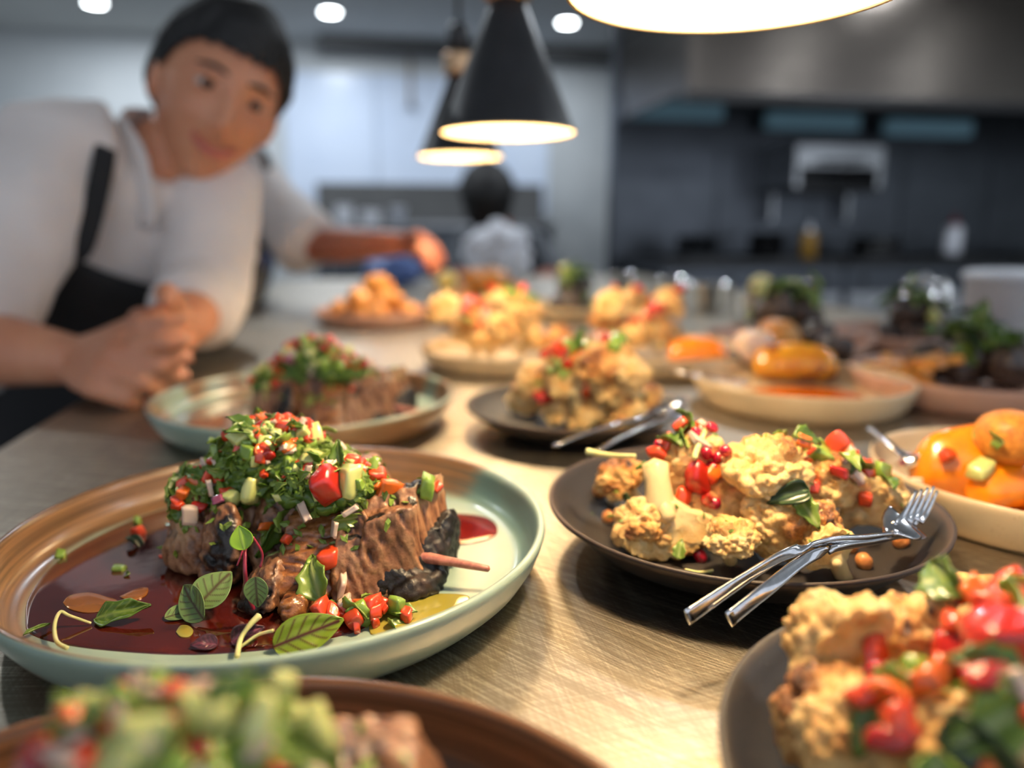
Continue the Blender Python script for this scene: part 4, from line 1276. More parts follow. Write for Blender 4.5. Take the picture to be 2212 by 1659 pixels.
leaf_at('sorrel_leaf', SORB, pz(552, 1246, FZ + .026), pz(556, 1314, FZ + .012), cdir(0.1, -1, .2), 1.05, 'oval pale leaf behind a red stem on the glazed lamb slice')
leaf_at('round_leaf', ROUND, pz(528, 1188, FZ + .036), pz(515, 1136, FZ + .046), cdir(.1, -1, .3), 1.0, 'small round bright green leaf on a red stem before the lamb')
leaf_at('parsley_leaf', PARS, pz(205, 1338, FZ + .002), pz(310, 1305, FZ + .009), cdir(-.1, -.7, .9), 1.1, 'folded dark green parsley leaf floating on the jus at the left')
leaf_at('sorrel_leaf', SORB, pz(355, 1335, FZ + .002), pz(440, 1310, FZ + .003), cdir(0, -.5, .9), .75, 'olive leaf lying flat in the jus below the broad leaf')
PURP = leaf_mesh('purple_leaf', M['purple_leaf'], 1, .6, 12, .9, .25, 0, True, 26, 18, .7, .3)
leaf_at('purple_leaf', PURP, pz(500, 1385, FZ + .002), pz(565, 1352, FZ + .008), cdir(0, -.8, .7), 1.0, 'small purple leaf beside the veined yellow-green leaf')
leaf_at('purple_leaf', PURP, pz(470, 1392, FZ + .0015), pz(412, 1388, FZ + .004), cdir(0, -.5, .9), 1.2, 'dark frilled purple leaf sunk in the jus near the front rim')
leaf_at('parsley_leaf', PARS, pz(50, 1372, FZ + .003), pz(104, 1345, FZ + .004), cdir(0, -.6, .9), .5, 'thin green leaf sliver at the left edge of the jus')
leaf_at('sorrel_leaf', SORB, P0 + RGT * -.055 + FWD * .034 + UPV * .022, P0 + RGT * -.092 + FWD * .052 + UPV * .034, cdir(0, -.6, .9), 1.2, 'large blurred green leaf at the bottom left corner, on the brown plate')
def stem(name, pts, rad, mat, label):
    q = spline([pz(x, y, FZ + h) for x, y, h in pts], 6)
    c = q[0].copy()
    o = put(name, mesh(name, *tube([p - c for p in q], lerps(rad, len(q)), 7), mat), None, c)
    return tag(o, label, 'stem')
stem('red_stem', [(530, 1180, .036), (529, 1230, .028), (534, 1275, .018), (548, 1316, .009)], [.0008, .0010, .0009], M['stem_red'], 'upright dark red stem in front of the oval pale leaf')
stem('red_stem', [(546, 1160, .041), (566, 1195, .033), (562, 1225, .027)], [.0006, .0006], M['stem_red'], 'thin red stem curving over the glazed lamb slice')
stem('red_stem', [(524, 1190, .033), (512, 1222, .027)], [.0005, .0004], M['stem_red'], 'short thin red stem left of the upright stem')
stem('pale_sprout', [(196, 1346, .002), (150, 1330, .006), (130, 1322, .008), (118, 1350, .006), (122, 1385, .004), (145, 1400, .003)], [.0006, .0008, .0010], M['stem_pale'], 'thin white hooked stem at the left end of the jus')
stem('pale_sprout', [(512, 1418, .004), (520, 1380, .006), (540, 1350, .010), (560, 1330, .012)], [.0012, .0010, .0016], M['stem_pale'], 'pale stem rising before the purple leaf')
stem('pale_sprout', [(516, 1400, .003), (556, 1372, .006), (590, 1362, .008)], [.0006, .0008], M['stem_pale'], 'pale thin stem joining the veined leaf')

# ------------------------------------------------------------------ cauliflower plates
def caul(specs, where, group):
    out = []
    for k, s in enumerate(specs):
        px, py, h, R, cr, roll, var = s[:7]
        lab = (s[7] if len(s) > 7 else 'roasted cauliflower floret ' + where)
        out.append(floret(pz(px, py, TOP + h), R, cdir(*cr), roll, var, lab, group))
    return out
G1 = 'cauliflower florets on the charcoal plate with the forks'
fl1 = caul([
    (1430, 1118, .030, .0275, (.12, -.25, -.95), None, 3, 'largest cauliflower floret at the left front of the fork plate, stalk pointing up'),
    (1395, 1135, .024, .0185, (-.6, -.6, .1), 1.4, 2, 'cauliflower floret at the left end of the fork plate heap'),
    (1645, 1035, .050, .0285, (.25, -.3, .85), 2.0, 2, 'tallest cauliflower floret in the middle of the fork plate, with a charred spot'),
    (1668, 1125, .030, .0240, (.2, -.8, .2), .7, 2, 'cauliflower floret below the tallest one on the fork plate'),
    (1578, 1172, .0265, .0140, (-.15, -.35, .9), 1.2, 0, 'small upright cauliflower floret with a pale stalk at the front of the fork plate'),
    (1757, 1140, .0300, .0170, (-.2, -.35, .9), .3, 4, 'round toasted cauliflower floret behind the fork handles'),
    (1800, 1200, .0230, .0160, (-.5, -.1, .75), None, 1, 'pale cut cauliflower floret under the fork handles'),
    (1500, 1020, .048, .0230, (-.6, -.1, .6), None, 3, 'cauliflower floret under the tomatoes at the upper left of the fork plate'),
    (1560, 1090, .030, .0230, (.1, -.5, .6), 4.0, 0, 'cauliflower floret deep in the middle of the fork plate heap'),
    (1345, 1045, .030, .0190, (-.5, -.2, .7), 1.0, 4, 'toasted cauliflower floret at the back left of the fork plate'),
    (1770, 1050, .040, .0230, (.3, -.3, .8), 5.0, 2, 'cauliflower floret at the back of the fork plate, under red tomatoes'),
    (1855, 1100, .028, .0220, (.5, -.2, .7), None, 1, 'cut cauliflower floret left of the fork tines'),
    (1900, 1072, .030, .0170, (.6, -.2, .6), 1.6, 0, 'cauliflower floret behind the fork tines')], 'on the fork plate', G1)
G2 = 'cauliflower florets on the slate plate'
fl2 = caul([
    (1850, 1425, .046, .0230, (-.75, -.2, .5), None, 1, 'pointed cauliflower floret at the upper left of the slate plate'),
    (1985, 1430, .040, .0220, (.2, -.3, .8), None, 3, 'pale cauliflower floret in the middle of the slate plate'),
    (1800, 1560, .034, .0200, (-.6, -.3, .5), 2.5, 4, 'cauliflower floret with a burnt edge at the left of the slate plate'),
    (1860, 1610, .036, .0190, (.0, -.6, .7), 4.1, 0, 'cauliflower floret at the very bottom of the slate plate'),
    (2000, 1640, .040, .0200, (.2, -.5, .8), 5.2, 2, 'cauliflower floret cut by the bottom edge of the slate plate'),
    (2110, 1560, .050, .0200, (.3, -.5, .7), 3.1, 1, 'cut cauliflower floret carrying a dark green leaf on the slate plate'),
    (2090, 1410, .046, .0210, (.2, -.3, .9), 1.9, 0, 'cauliflower floret under the tomatoes on the slate plate'),
    (2105, 1335, .036, .0200, (.2, -.3, .8), .9, 2, 'cauliflower floret at the back of the slate plate'),
    (2190, 1470, .050, .0220, (.5, -.2, .8), 2.2, 3, 'cauliflower floret at the right of the slate plate, cut off by the frame')], 'on the slate plate', G2)
for k in range(7):                       # the lower layer that carries the heap
    a = k * .9 + .3; r = .048 if k else 0.0
    fl2.append(floret(C2 + Vector((cos(a) * r, sin(a) * r, .029 + (.003 if k else 0))), .0195, (cos(a) * .8, sin(a) * .8, .35), k * 1.3, (0, 2, 4)[k % 3], 'cauliflower floret low in the heap on the slate plate', G2))
G3 = 'cauliflower florets behind the lamb'
sp = []
r3 = random.Random(31)
for k, (px, py, h) in enumerate(((1140, 862, .024), (1200, 880, .024), (1270, 885, .024), (1340, 880, .024), (1385, 862, .024), (1165, 825, .046), (1235, 835, .05), (1305, 830, .05), (1360, 835, .044), (1290, 790, .070), (1325, 795, .066), (1225, 800, .062))):
    sp.append((px, py, h, r3.uniform(.021, .026), (r3.uniform(-.6, .6), r3.uniform(-.9, -.2), r3.uniform(.2, .9)), r3.uniform(0, 6), k % 5,
               'golden cauliflower floret ' + ('at the top' if h > .06 else 'in the middle' if h > .04 else 'at the bottom') + ' of the blurred heap behind the lamb'))
fl3 = caul(sp, 'behind', G3)
TOPPING = [('tomato_dice', 4), ('tomato_piece', 1.5), ('pepper_dice', 1.6), ('zucchini_dice', 1.0), ('onion_dice', .8), ('coriander_leaf', 2.0), ('parsley_leaf', 1.4), ('pomegranate_seed', 1.2)]
bc1 = bvh_of(fl1 + [o for o in bpy.data.objects if o.name == 'coupe_plate'])
rs = random.Random(77)
scatter(bc1, gauss_pts([(pz(1460, 975, TOP + .058), .030, .018, 2), (pz(1760, 1000, TOP + .054), .030, .018, 1.6), (pz(1510, 1060, TOP + .04), .010, .008, .5), (pz(1870, 1060, TOP + .035), .018, .012, .6)]), TOPPING, 74, 'on the cauliflower of the fork plate', (.0060, .0100), rs, .3, .003)
fleck_stuff(bc1, gauss_pts([(C1, .09, .07, 1)]), 120, .0016, 'tiny green herb flecks on the cauliflower of the fork plate', 5)
bc2 = bvh_of(fl2 + [o for o in bpy.data.objects if o.name == 'coupe_plate.001'])
scatter(bc2, gauss_pts([(pz(2130, 1380, TOP + .055), .030, .022, 2), (pz(1960, 1520, TOP + .05), .018, .014, 1), (pz(1950, 1600, TOP + .05), .014, .010, .6), (pz(2180, 1560, TOP + .06), .014, .012, .6)]), TOPPING, 44, 'on the cauliflower of the slate plate', (.0075, .0125), rs, .3, .003)
bc3 = bvh_of(fl3)
scatter(bc3, gauss_pts([(pz(1190, 810, TOP + .06), .036, .022, 2), (pz(1300, 770, TOP + .075), .030, .02, 1)]), TOPPING, 44, 'on the blurred cauliflower behind the lamb', (.007, .0115), rs, .3, .003)
def lone2(bv, kind, px, py, size, where):
    p0 = cam.location.copy(); d = (pd(px, py, 1.0) - p0).normalized()
    hit = bv.ray_cast(p0, d)
    if hit[0] is None: return None
    return bit(kind, hit[0] + hit[1] * size * .35, size, where, None, hit[1], rs)
for kind, px, py, s, w in (('tomato_piece', 1508, 1042, .0125, 'glossy, on the left front floret of the fork plate'), ('tomato_dice', 1492, 1068, .0115, 'under a glossy tomato on the fork plate'), ('tomato_piece', 1520, 1080, .010, 'below the glossy tomato on the fork plate'),
                           ('pomegranate_seed', 1525, 975, .0082, 'in the cluster left of the tallest floret'), ('pomegranate_seed', 1545, 985, .0082, 'in the cluster left of the tallest floret'), ('pomegranate_seed', 1560, 970, .0082, 'in the cluster left of the tallest floret'),
                           ('pomegranate_seed', 1550, 1000, .0082, 'in the cluster left of the tallest floret'), ('pomegranate_seed', 1535, 1005, .0082, 'in the cluster left of the tallest floret'), ('pomegranate_seed', 1570, 985, .0082, 'in the cluster left of the tallest floret'),
                           ('pomegranate_seed', 1512, 1212, .0085, 'alone at the front of the fork plate'), ('pomegranate_seed', 1535, 1092, .0085, 'below the tomatoes on the fork plate'), ('pomegranate_seed', 1498, 945, .0082, 'at the very top of the fork plate heap'),
                           ('chickpea', 1288, 1066, .0105, 'at the far left of the fork plate'), ('chickpea', 1314, 1126, .0085, 'left of the largest floret on the fork plate'), ('chickpea', 1866, 1226, .0095, 'on the bare front of the fork plate'), ('chickpea', 1950, 1180, .0095, 'at the right of the fork plate under the tines'),
                           ('chickpea', 1838, 1192, .0085, 'just behind the fork handles'), ('feta_crumb', 1318, 1088, .0065, 'at the left of the fork plate'), ('cucumber_dice', 1585, 950, .0125, 'pale, at the top of the fork plate heap'),
                           ('mint_leaf', 1365, 1050, .018, 'draped over the largest floret of the fork plate'), ('mint_leaf', 1730, 1060, .020, 'folded beside the tallest floret of the fork plate'), ('coriander_leaf', 1725, 1085, .016, 'below the folded mint on the fork plate'),
                           ('tomato_dice', 1866, 1072, .0105, 'behind the fork tines'), ('tomato_dice', 1760, 1062, .010, 'at the right of the tallest floret'), ('coriander_leaf', 1462, 1205, .010, 'in the shade at the front of the fork plate'),
                           ('feta_crumb', 1740, 1235, .0045, 'small, on the bare front of the fork plate'), ('parsley_leaf', 1528, 1030, .013, 'hanging beside the pomegranate cluster')):
    lone2(bc1, kind, px, py, s, w)
for kind, px, py, s, w in (('tomato_dice', 1880, 1385, .0082, 'alone on the pointed floret of the slate plate'), ('tomato_piece', 1925, 1590, .0105, 'big, at the bottom of the slate plate'), ('tomato_piece', 2060, 1400, .0150, 'biggest, in the middle of the slate plate'),
                           ('pepper_dice', 1930, 1520, .0120, 'strip above the big bottom tomato on the slate plate'), ('tomato_dice', 1880, 1510, .0095, 'left of the orange strip on the slate plate'), ('mint_leaf', 1690, 1475, .0150, 'upright at the left of the slate plate'),
                           ('mint_leaf', 2110, 1540, .0220, 'large, on the right cut floret of the slate plate'), ('parsley_leaf', 2050, 1310, .0200, 'curled at the back of the slate plate'), ('tomato_piece', 2150, 1400, .0140, 'strip at the right of the slate plate'), ('feta_crumb', 2120, 1430, .005, 'between the tomatoes of the slate plate')):
    lone2(bc2, kind, px, py, s, w)
def stem2(pts, rad, mat, label):
    q = spline([pz(x, y, TOP + h) for x, y, h in pts], 6); c = q[0].copy()
    return tag(put('herb_stem', mesh('herb_stem', *tube([p - c for p in q], lerps(rad, len(q)), 7), mat), None, c), label, 'stem')
stem2([(1372, 985, .060), (1320, 983, .058), (1268, 975, .058)], [.0014, .0014, .0022], M['stem_pale'], 'pale sprout stem sticking out at the left of the fork plate heap')
stem2([(1500, 990, .062), (1512, 955, .068), (1530, 920, .074)], [.0016, .0018, .0012], M['stem_pale'], 'pale stem standing up at the top of the fork plate heap')
stem2([(1505, 985, .060), (1500, 1000, .056), (1515, 1020, .052), (1535, 1028, .05)], [.0012, .0015], M['stem_pale'], 'short curled pale stem beside the pomegranate seeds')
stem2([(1660, 985, .066), (1700, 1010, .062), (1725, 1050, .054)], [.0009, .0010], M['stem_pale'], 'thin pale stem over the tallest floret')
stem2([(1480, 1230, .012), (1510, 1236, .011), (1540, 1232, .011)], [.0007, .0008], M['stem_pale'], 'thin pale stem lying on the front rim of the fork plate')

# ------------------------------------------------------------------ cutlery
def cutlery_metal():
    t = NT('polished_cutlery'); f = t.noise(t.coords((1, 1, 1)), 300, 3)
    t.set(color=t.ramp(f, [(.3, srgb(206, 206, 208)), (.7, srgb(226, 226, 228))]), metal=1.0, rough=.14)
    t.bump(f, .04, .0004)
    return t.m
M['cutlery'] = cutlery_metal()
def ribbon(path, wid, th, side):
    """a bar with rounded edges swept along a path; side = its width direction"""
    V = []; F = []; n = len(path); m = 10
    side = Vector(side).normalized()
    for i, p in enumerate(path):
        t = (path[min(i + 1, n - 1)] - path[max(i - 1, 0)]).normalized()
        s = (side - t * side.dot(t)).normalized(); nn = s.cross(t)
        for k in range(m):
            a = 2 * pi * k / m
            V.append(p + s * (np.sign(cos(a)) * abs(cos(a)) ** .55) * wid[i] / 2 + nn * (np.sign(sin(a)) * abs(sin(a)) ** .8) * th[i] / 2)
    for i in range(n - 1):
        for k in range(m):
            F.append((i * m + k, i * m + (k + 1) % m, (i + 1) * m + (k + 1) % m, (i + 1) * m + k))
    F.append(tuple(range(m))[::-1]); F.append(tuple(range((n - 1) * m, n * m)))
    return V, F
def fork(path_px, side, label, group, head=.24, sx=1.0, kind='fork'):
    """path_px: (pixel x, pixel y, height) from handle end to the tip"""
    P = spline([pz(x, y, z) for x, y, z in path_px], 10)
    t = empty(kind, P[len(P) // 3]); P = [p - t.location for p in P]
    # arc length parameter
    s = [0.0]
    for i in range(1, len(P)): s.append(s[-1] + (P[i] - P[i - 1]).length)
    T = s[-1]
    def sub(a, b, n):
        out = []
        for u in np.linspace(a, b, n):
            d = u * T
            j = max(1, min(len(s) - 1, int(np.searchsorted(s, d))))
            f = (d - s[j - 1]) / max(1e-9, s[j] - s[j - 1])
            out.append(P[j - 1].lerp(P[j], f))
        return out
    k1 = 1 - head
    q = sub(0, k1, 40)
    put('handle', mesh('handle', *ribbon(q, lerps([.0066, .0062, .0055, .0050, .0048, .0050, .0062], 40), lerps([.0018, .0020, .0023, .0025, .0025, .0024], 40), side), M['cutlery']), t)
    sd = Vector(side).normalized()
    if kind == 'fork':
        q = sub(k1 - .005, k1 + head * .42, 16)
        hd = put('fork_head', mesh('fork_head', *ribbon(q, lerps([.0062, .011, .0175, .0205, .0210], 16), lerps([.0026, .0022, .0018, .0016], 16), side), M['cutlery']), t)
        for k in range(4):
            off = (k - 1.5) * .0056
            q = [p + sd * off * (1 - .10 * i / 11) for i, p in enumerate(sub(k1 + head * .40, 1.0, 12))]
            put('tine', mesh('tine', *ribbon(q, lerps([.0038, .0034, .0030, .0016], 12), lerps([.0016, .0015, .0010], 12), side), M['cutlery']), hd)
    else:
        c = sub(k1 + head * .5, k1 + head * .5001, 1)[0]; d = (P[-1] - sub(k1, k1 + .001, 1)[0]).normalized()
        y = (sd - d * sd.dot(d)).normalized(); z = d.cross(y)
        L = T * head * .52
        V, F = lathe([(0, -.009), (.35, -.0083), (.7, -.0058), (.92, -.002), (1.0, .0008), (.97, .0012), (.68, -.0046), (.33, -.0071), (0, -.0078)], 36)
        B = Matrix((d, y, z)).transposed()
        V = [c + B @ Vector((v[0] * L, v[1] * L * .68, v[2] if z.z > 0 else -v[2])) for v in V]
        put('spoon_bowl', mesh('spoon_bowl', V, F, M['cutlery']), t)
    return tag(t, label, kind, group)
GF = 'serving forks on the cauliflower plates'
side1 = (RGT * .88 + FWD * .48).normalized()
fork([(1484, 1334, TOP + .0300), (1600, 1256, TOP + .0375), (1700, 1196, TOP + .044), (1790, 1170, TOP + .0435), (1875, 1163, TOP + .0385), (1930, 1148, TOP + .0360), (1972, 1108, TOP + .040), (1998, 1056, TOP + .050)], side1,
     'upper steel fork resting on the cauliflower plate, handle reaching over the rim', GF)
fork([(1574, 1338, TOP + .0280), (1660, 1270, TOP + .0345), (1740, 1208, TOP + .0395), (1815, 1182, TOP + .0400), (1880, 1172, TOP + .0355), (1932, 1158, TOP + .0325), (1978, 1118, TOP + .0355), (2006, 1066, TOP + .0455)], side1,
     'lower steel fork of the crossed pair on the cauliflower plate, shorter handle showing', GF)
side3 = (RGT * .35 + FWD * .9).normalized()
fork([(1200, 962, TOP + .031), (1262, 936, TOP + .0345), (1330, 915, TOP + .037), (1390, 900, TOP + .034), (1430, 884, TOP + .031), (1468, 858, TOP + .036)], side3,
     'blurred serving spoon with a bright round bowl on the plate behind', 'blurred serving cutlery', .26, kind='spoon')
fork([(1285, 978, TOP + .030), (1340, 945, TOP + .033), (1395, 920, TOP + .035), (1440, 905, TOP + .032), (1470, 892, TOP + .030), (1490, 870, TOP + .036)], side3,
     'blurred steel fork beside the serving spoon behind', 'blurred serving cutlery', .26)
fork([(1880, 925, TOP + .040), (1925, 962, TOP + .038), (1965, 992, TOP + .034), (2000, 1014, TOP + .028), (2025, 1030, TOP + .022)], (RGT * .8 - FWD * .5).normalized(),
     'blurred steel fork leaning on the rim of the orange squash plate', 'blurred serving cutlery', .3)
fork([(1428, 790, TOP + .036), (1480, 806, TOP + .034), (1540, 818, TOP + .030), (1590, 824, TOP + .022), (1620, 826, TOP + .018)], (RGT * .3 + FWD * .9).normalized(),
     'blurred steel fork leaning on the yellow squash plate', 'blurred serving cutlery', .28)

# ------------------------------------------------------------------ squash plates and the far plates
def wedge(name, p, L, H, T, yaw, mat, label, cat='squash', seed=1, lean=.0, group=None):
    """a crescent wedge of roast squash standing on its skin"""
    n = 26; m = 14; V = []; F = []
    for i in range(n):
        a = pi * (i / (n - 1)); sc = .25 + .75 * sin(a) ** .6
        for k in range(m):
            b = 2 * pi * k / m
            y = cos(b) * T / 2 * sc * (1.0 - .45 * (sin(b) > 0) * sin(b)); z = sin(b) * H / 2 * sc
            V.append((-cos(a) * L / 2, y, z + H * .5 * sin(a) * .35))
    for i in range(n - 1):
        for k in range(m): F.append((i * m + k, i * m + (k + 1) % m, (i + 1) * m + (k + 1) % m, (i + 1) * m + k))
    F.append(tuple(range(m))[::-1]); F.append(tuple(range((n - 1) * m, n * m)))
    V = np.array(V); V = V * (1 + .05 * fbm(V * 60, seed, 2))[:, None]
    V[:, 2] -= V[:, 2].min()
    t = put(name, mesh(name, V, F, mat), None, p, (lean, 0, yaw))
    return tag(t, label, cat, group)
def blob(name, p, dims, mat, label, cat, seed=1, k=.8, disp=.2, n=14, rot=(0, 0, 0), group=None, freq=1.8):
    V, F = lump(n, k, dims, disp, seed, freq)
    V[:, 2] -= 0 if rot != (0, 0, 0) else V[:, 2].min()
    return tag(put(name, mesh(name, V, F, mat), None, p, rot), label, cat, group)
SZ = TOP + PLATE_FLOOR
# right edge plate
pool3('orange_sauce', [S2 + Vector((cos(a) * .062 + .012, sin(a) * .056, 0)) for a in np.linspace(0, 2 * pi, 14)[:-1]], SZ, M['squash_sauce'], 'orange sauce under the squash at the right edge', .002)
wedge('squash_wedge', pz(2105, 1075, SZ + .001), .078, .050, .040, -TH - .15, M['squash'], 'large orange squash wedge standing at the right edge, nearest the fork tines', seed=3)
wedge('squash_wedge', pz(2185, 1092, SZ + .001) , .060, .032, .034, -TH + .25, M['squash'], 'smaller orange squash piece in front of the large one at the right edge', seed=8)
blob('falafel_ball', pz(2175, 1000, SZ + .030), (.020, .020, .017), M['falafel'], 'golden crumbed ball on the squash at the right edge', 'fritter', 4, .95, .08)
blob('falafel_ball', pz(2215, 1060, SZ + .006), (.019, .018, .016), M['falafel'], 'golden crumbed ball lower at the right edge, cut off by the frame', 'fritter', 6, .95, .08)
rs = random.Random(4)
bs2 = bvh_of([o for o in bpy.data.objects if o.name.startswith(('squash_wedge', 'falafel_ball')) or o.name == 'walled_plate.004'])
for px, py, h, kind, w in ((2105, 960, .060, 'coriander_leaf', 'above the large squash wedge'), (2170, 955, .062, 'coriander_leaf', 'on the crumbed ball at the right edge'), (2045, 985, .055, 'tomato_dice', 'above the large squash wedge'),
                           (2125, 1020, .040, 'cucumber_dice', 'stuck to the front of the squash at the right edge'), (1985, 1040, .020, 'feta_crumb', 'left of the large squash wedge'), (1960, 1005, .025, 'purple_onion_dice', 'on the left rim of the squash plate')):
    lone2(bs2, kind, px, py, .010 if kind in DICE else .016, w)
# yellow squash plate
pool3('orange_sauce', [S1 + Vector((cos(a) * .066, sin(a) * .050 - .006, 0)) for a in np.linspace(0, 2 * pi, 14)[:-1]], SZ, M['squash_sauce'], 'orange sauce around the yellow squash wedge', .002)
wedge('squash_wedge', pz(1715, 822, SZ + .001), .092, .046, .05, -TH - .2, M['squash_yellow'], 'yellow squash wedge on the sand coloured plate', seed=13)
blob('roast_onion', pz(1625, 790, SZ + .012), (.024, .022, .022), M['onion'], 'glossy pale roast onion at the left of the yellow squash', 'onion', 4, .85, .12)
for k, (px, py, s, lab) in enumerate(((1600, 800, .016, 'left end'), (1800, 790, .02, 'right end'), (1680, 765, .026, 'back'), (1760, 760, .024, 'back right'))):
    blob('roast_piece', pz(px, py, SZ + .006), (s, s * .9, s * .9), M['fish_skin'] if k != 2 else M['potato'], 'dark roasted chunk at the %s of the yellow squash' % lab, 'vegetable', k + 3, .75, .25)
b = bvh_of([o for o in bpy.data.objects if o.name.startswith(('squash_wedge', 'roast_onion', 'roast_piece'))])
scatter(b, gauss_pts([(pz(1700, 780, SZ + .04), .040, .03, 1)]), [('coriander_leaf', 5), ('parsley_leaf', 3), ('tomato_dice', 1.5)], 26, 'on the yellow squash', (.009, .013), rs)
# further plates
def far_plate(px, py, R, mat, label, H=.028, kind='w'):
    p = pz(px, py, TOP + H); p.z = TOP
    walled_plate(p, R, H, M[mat], label, st_plain)
    return p
F1 = far_plate(812, 668, .118, 'pink', 'blush plate of golden roast potatoes below the reaching arm')
F2 = far_plate(1085, 745, .112, 'sand', 'sand coloured plate of cauliflower behind the near cauliflower heap')
F3 = far_plate(1418, 745, .125, 'sand', 'sand coloured plate of cauliflower with an orange squash wedge, middle distance')
F4 = far_plate(1040, 632, .14, 'sand', 'far plate of golden pastries under the hanging lamp')
F6 = pz(2085, 800, TOP + .03); F6.z = TOP
walled_plate(F6, .118, .03, M['pink'], 'blush plate of dark grilled fish and fries at the right', st_plain)
F7 = far_plate(1700, 722, .12, 'pink', 'blush plate of dark greens behind the yellow squash')
F8 = far_plate(1960, 712, .12, 'pink', 'blush plate behind the grilled fish plate')
F9 = far_plate(1240, 655, .13, 'sand', 'far sand coloured plate of herbs and grains in the middle of the counter')
F10 = far_plate(1030, 674, .075, 'pink', 'small blush plate behind the cauliflower, left of the hanging lamps')
def heap(c, n, spread, size, mat, name, label, cat, group, layers=2, k=.75, disp=.25, seed=1, squash=.8):
    r = random.Random(seed); out = []
    ms = [mesh(name, *lump(8, k, (1, .85, squash), disp, seed * 7 + j), M[mat]) for j in range(3)]
    for i in range(n):
        lay = i * layers // n
        f = spread * (1 - .38 * lay)
        a = i * 2.4 + r.uniform(-.3, .3); d = f * sqrt(r.uniform(.02, 1))
        s = size * r.uniform(.8, 1.2)
        o = put(name, r.choice(ms), None, (c.x + cos(a) * d, c.y + sin(a) * d, SZ + s * .75 + lay * size * 1.25), (r.uniform(-.5, .5), r.uniform(-.5, .5), r.uniform(0, 6)), s)
        out.append(tag(o, label, cat, group))
    return out
h1 = heap(F1, 30, .078, .020, 'potato', 'roast_potato', 'golden roast potato heaped on the blush plate below the reaching arm', 'potato', 'roast potatoes', 3, seed=2)
for k in range(10):
    a = k * .63 + .2
    floret(F2 + Vector((cos(a) * .05 * (1 + k % 2) * .8, sin(a) * .05, .034 + .022 * (k % 3))), .025, (cos(a) * .5, sin(a) * .5 - .4, .7), k, k % 5, 'golden cauliflower floret on the sand coloured plate in the middle distance', 'florets in the middle distance')
b = bvh_of([o for o in bpy.data.objects if o.get('group') == 'florets in the middle distance'])
scatter(b, gauss_pts([(F2, .08, .06, 1)]), TOPPING, 30, 'on the cauliflower in the middle distance', (.009, .013), rs)
for k in range(9):
    a = k * .7
    floret(F3 + Vector((cos(a) * .045 - .02, sin(a) * .04 + .02, .034 + .024 * (k % 3))), .025, (cos(a) * .5, sin(a) * .5 - .4, .7), k, k % 5, 'golden cauliflower floret beside the orange squash in the middle distance', 'florets beside the far squash')
wedge('squash_wedge', F3 + RGT * .045 - FWD * .045 + UPV * (PLATE_FLOOR + .001), .075, .036, .04, -TH - .1, M['squash'], 'orange squash wedge on the cauliflower plate in the middle distance', seed=23)
b = bvh_of([o for o in bpy.data.objects if o.get('group') == 'florets beside the far squash'])
scatter(b, gauss_pts([(F3 - RGT * .02, .06, .05, 1)]), TOPPING, 22, 'on the cauliflower beside the far squash', (.009, .013), rs)
heap(F4, 18, .090, .026, 'potato', 'pastry', 'golden pastry on the far plate under the hanging lamps', 'pastry', 'far pastries', 2, seed=5)
blob('lemon_half', F4 - RGT * .085 - FWD * .02 + UPV * .035, (.028, .028, .024), M['lemon'], 'pale yellow lemon half on the far plate', 'lemon', 3, .95, .05)
heap(F10, 8, .035, .016, 'tomato', 'roast_tomato', 'soft red roast tomato on the small blush plate', 'tomato', 'roast tomatoes', 2, seed=8)
# grilled fish plate
for k, (r_, f_, s) in enumerate(((.02, .03, .032), (.055, .0, .030), (-.015, .045, .026), (.07, .03, .026))):
    blob('grilled_fish', F6 + RGT * r_ + FWD * f_ + UPV * (PLATE_FLOOR + .001), (s, s * .7, s * .8), M['fish_skin'], ['dark grilled fish piece at the back', 'dark grilled fish piece nearest the rim', 'dark grilled fish piece behind the fries', 'dark grilled fish piece at the right edge'][k] + ' of the blush plate', 'fish', k + 9, .7, .2)
r6 = random.Random(6)
for k in range(14):
    m = MB().box((-.030, -.0045, -.0045), (.030, .0045, .0045)).mesh('french_fry', M['potato'])
    c = F6 - RGT * r6.uniform(.02, .075) + FWD * r6.uniform(-.03, .05) + UPV * (PLATE_FLOOR + .012 + .006 * (k % 4))
    tag(put('french_fry', m, None, c, (r6.uniform(-.3, .3), r6.uniform(-.35, .35), r6.uniform(0, 6))), 'golden french fry left of the grilled fish', 'fries', 'french fries beside the fish')
b = bvh_of([o for o in bpy.data.objects if o.name.startswith('grilled_fish')])
scatter(b, gauss_pts([(F6 + RGT * .02 + FWD * .03, .05, .04, 1)]), [('parsley_leaf', 4), ('mint_leaf', 2)], 30, 'heaped on the grilled fish', (.014, .020), rs, .3, .02)
# dark greens
for c, n, w, sd in ((F7, 40, 'on the plate behind the yellow squash', 3), (F9, 30, 'on the far plate in the middle of the counter', 4), (F8, 16, 'on the plate behind the grilled fish', 5)):
    core = heap(c, 6, .045, .026, 'fish_skin', 'roast_piece', 'dark roasted chunk ' + w, 'vegetable', 'roasted chunks ' + w, 2, seed=sd)
    b = bvh_of(core)
    scatter(b, gauss_pts([(c, .06, .05, 1)]), [('parsley_leaf', 4), ('mint_leaf', 3), ('coriander_leaf', 2), ('cucumber_dice', .8)], n, w, (.012, .020), rs, .3, .015)
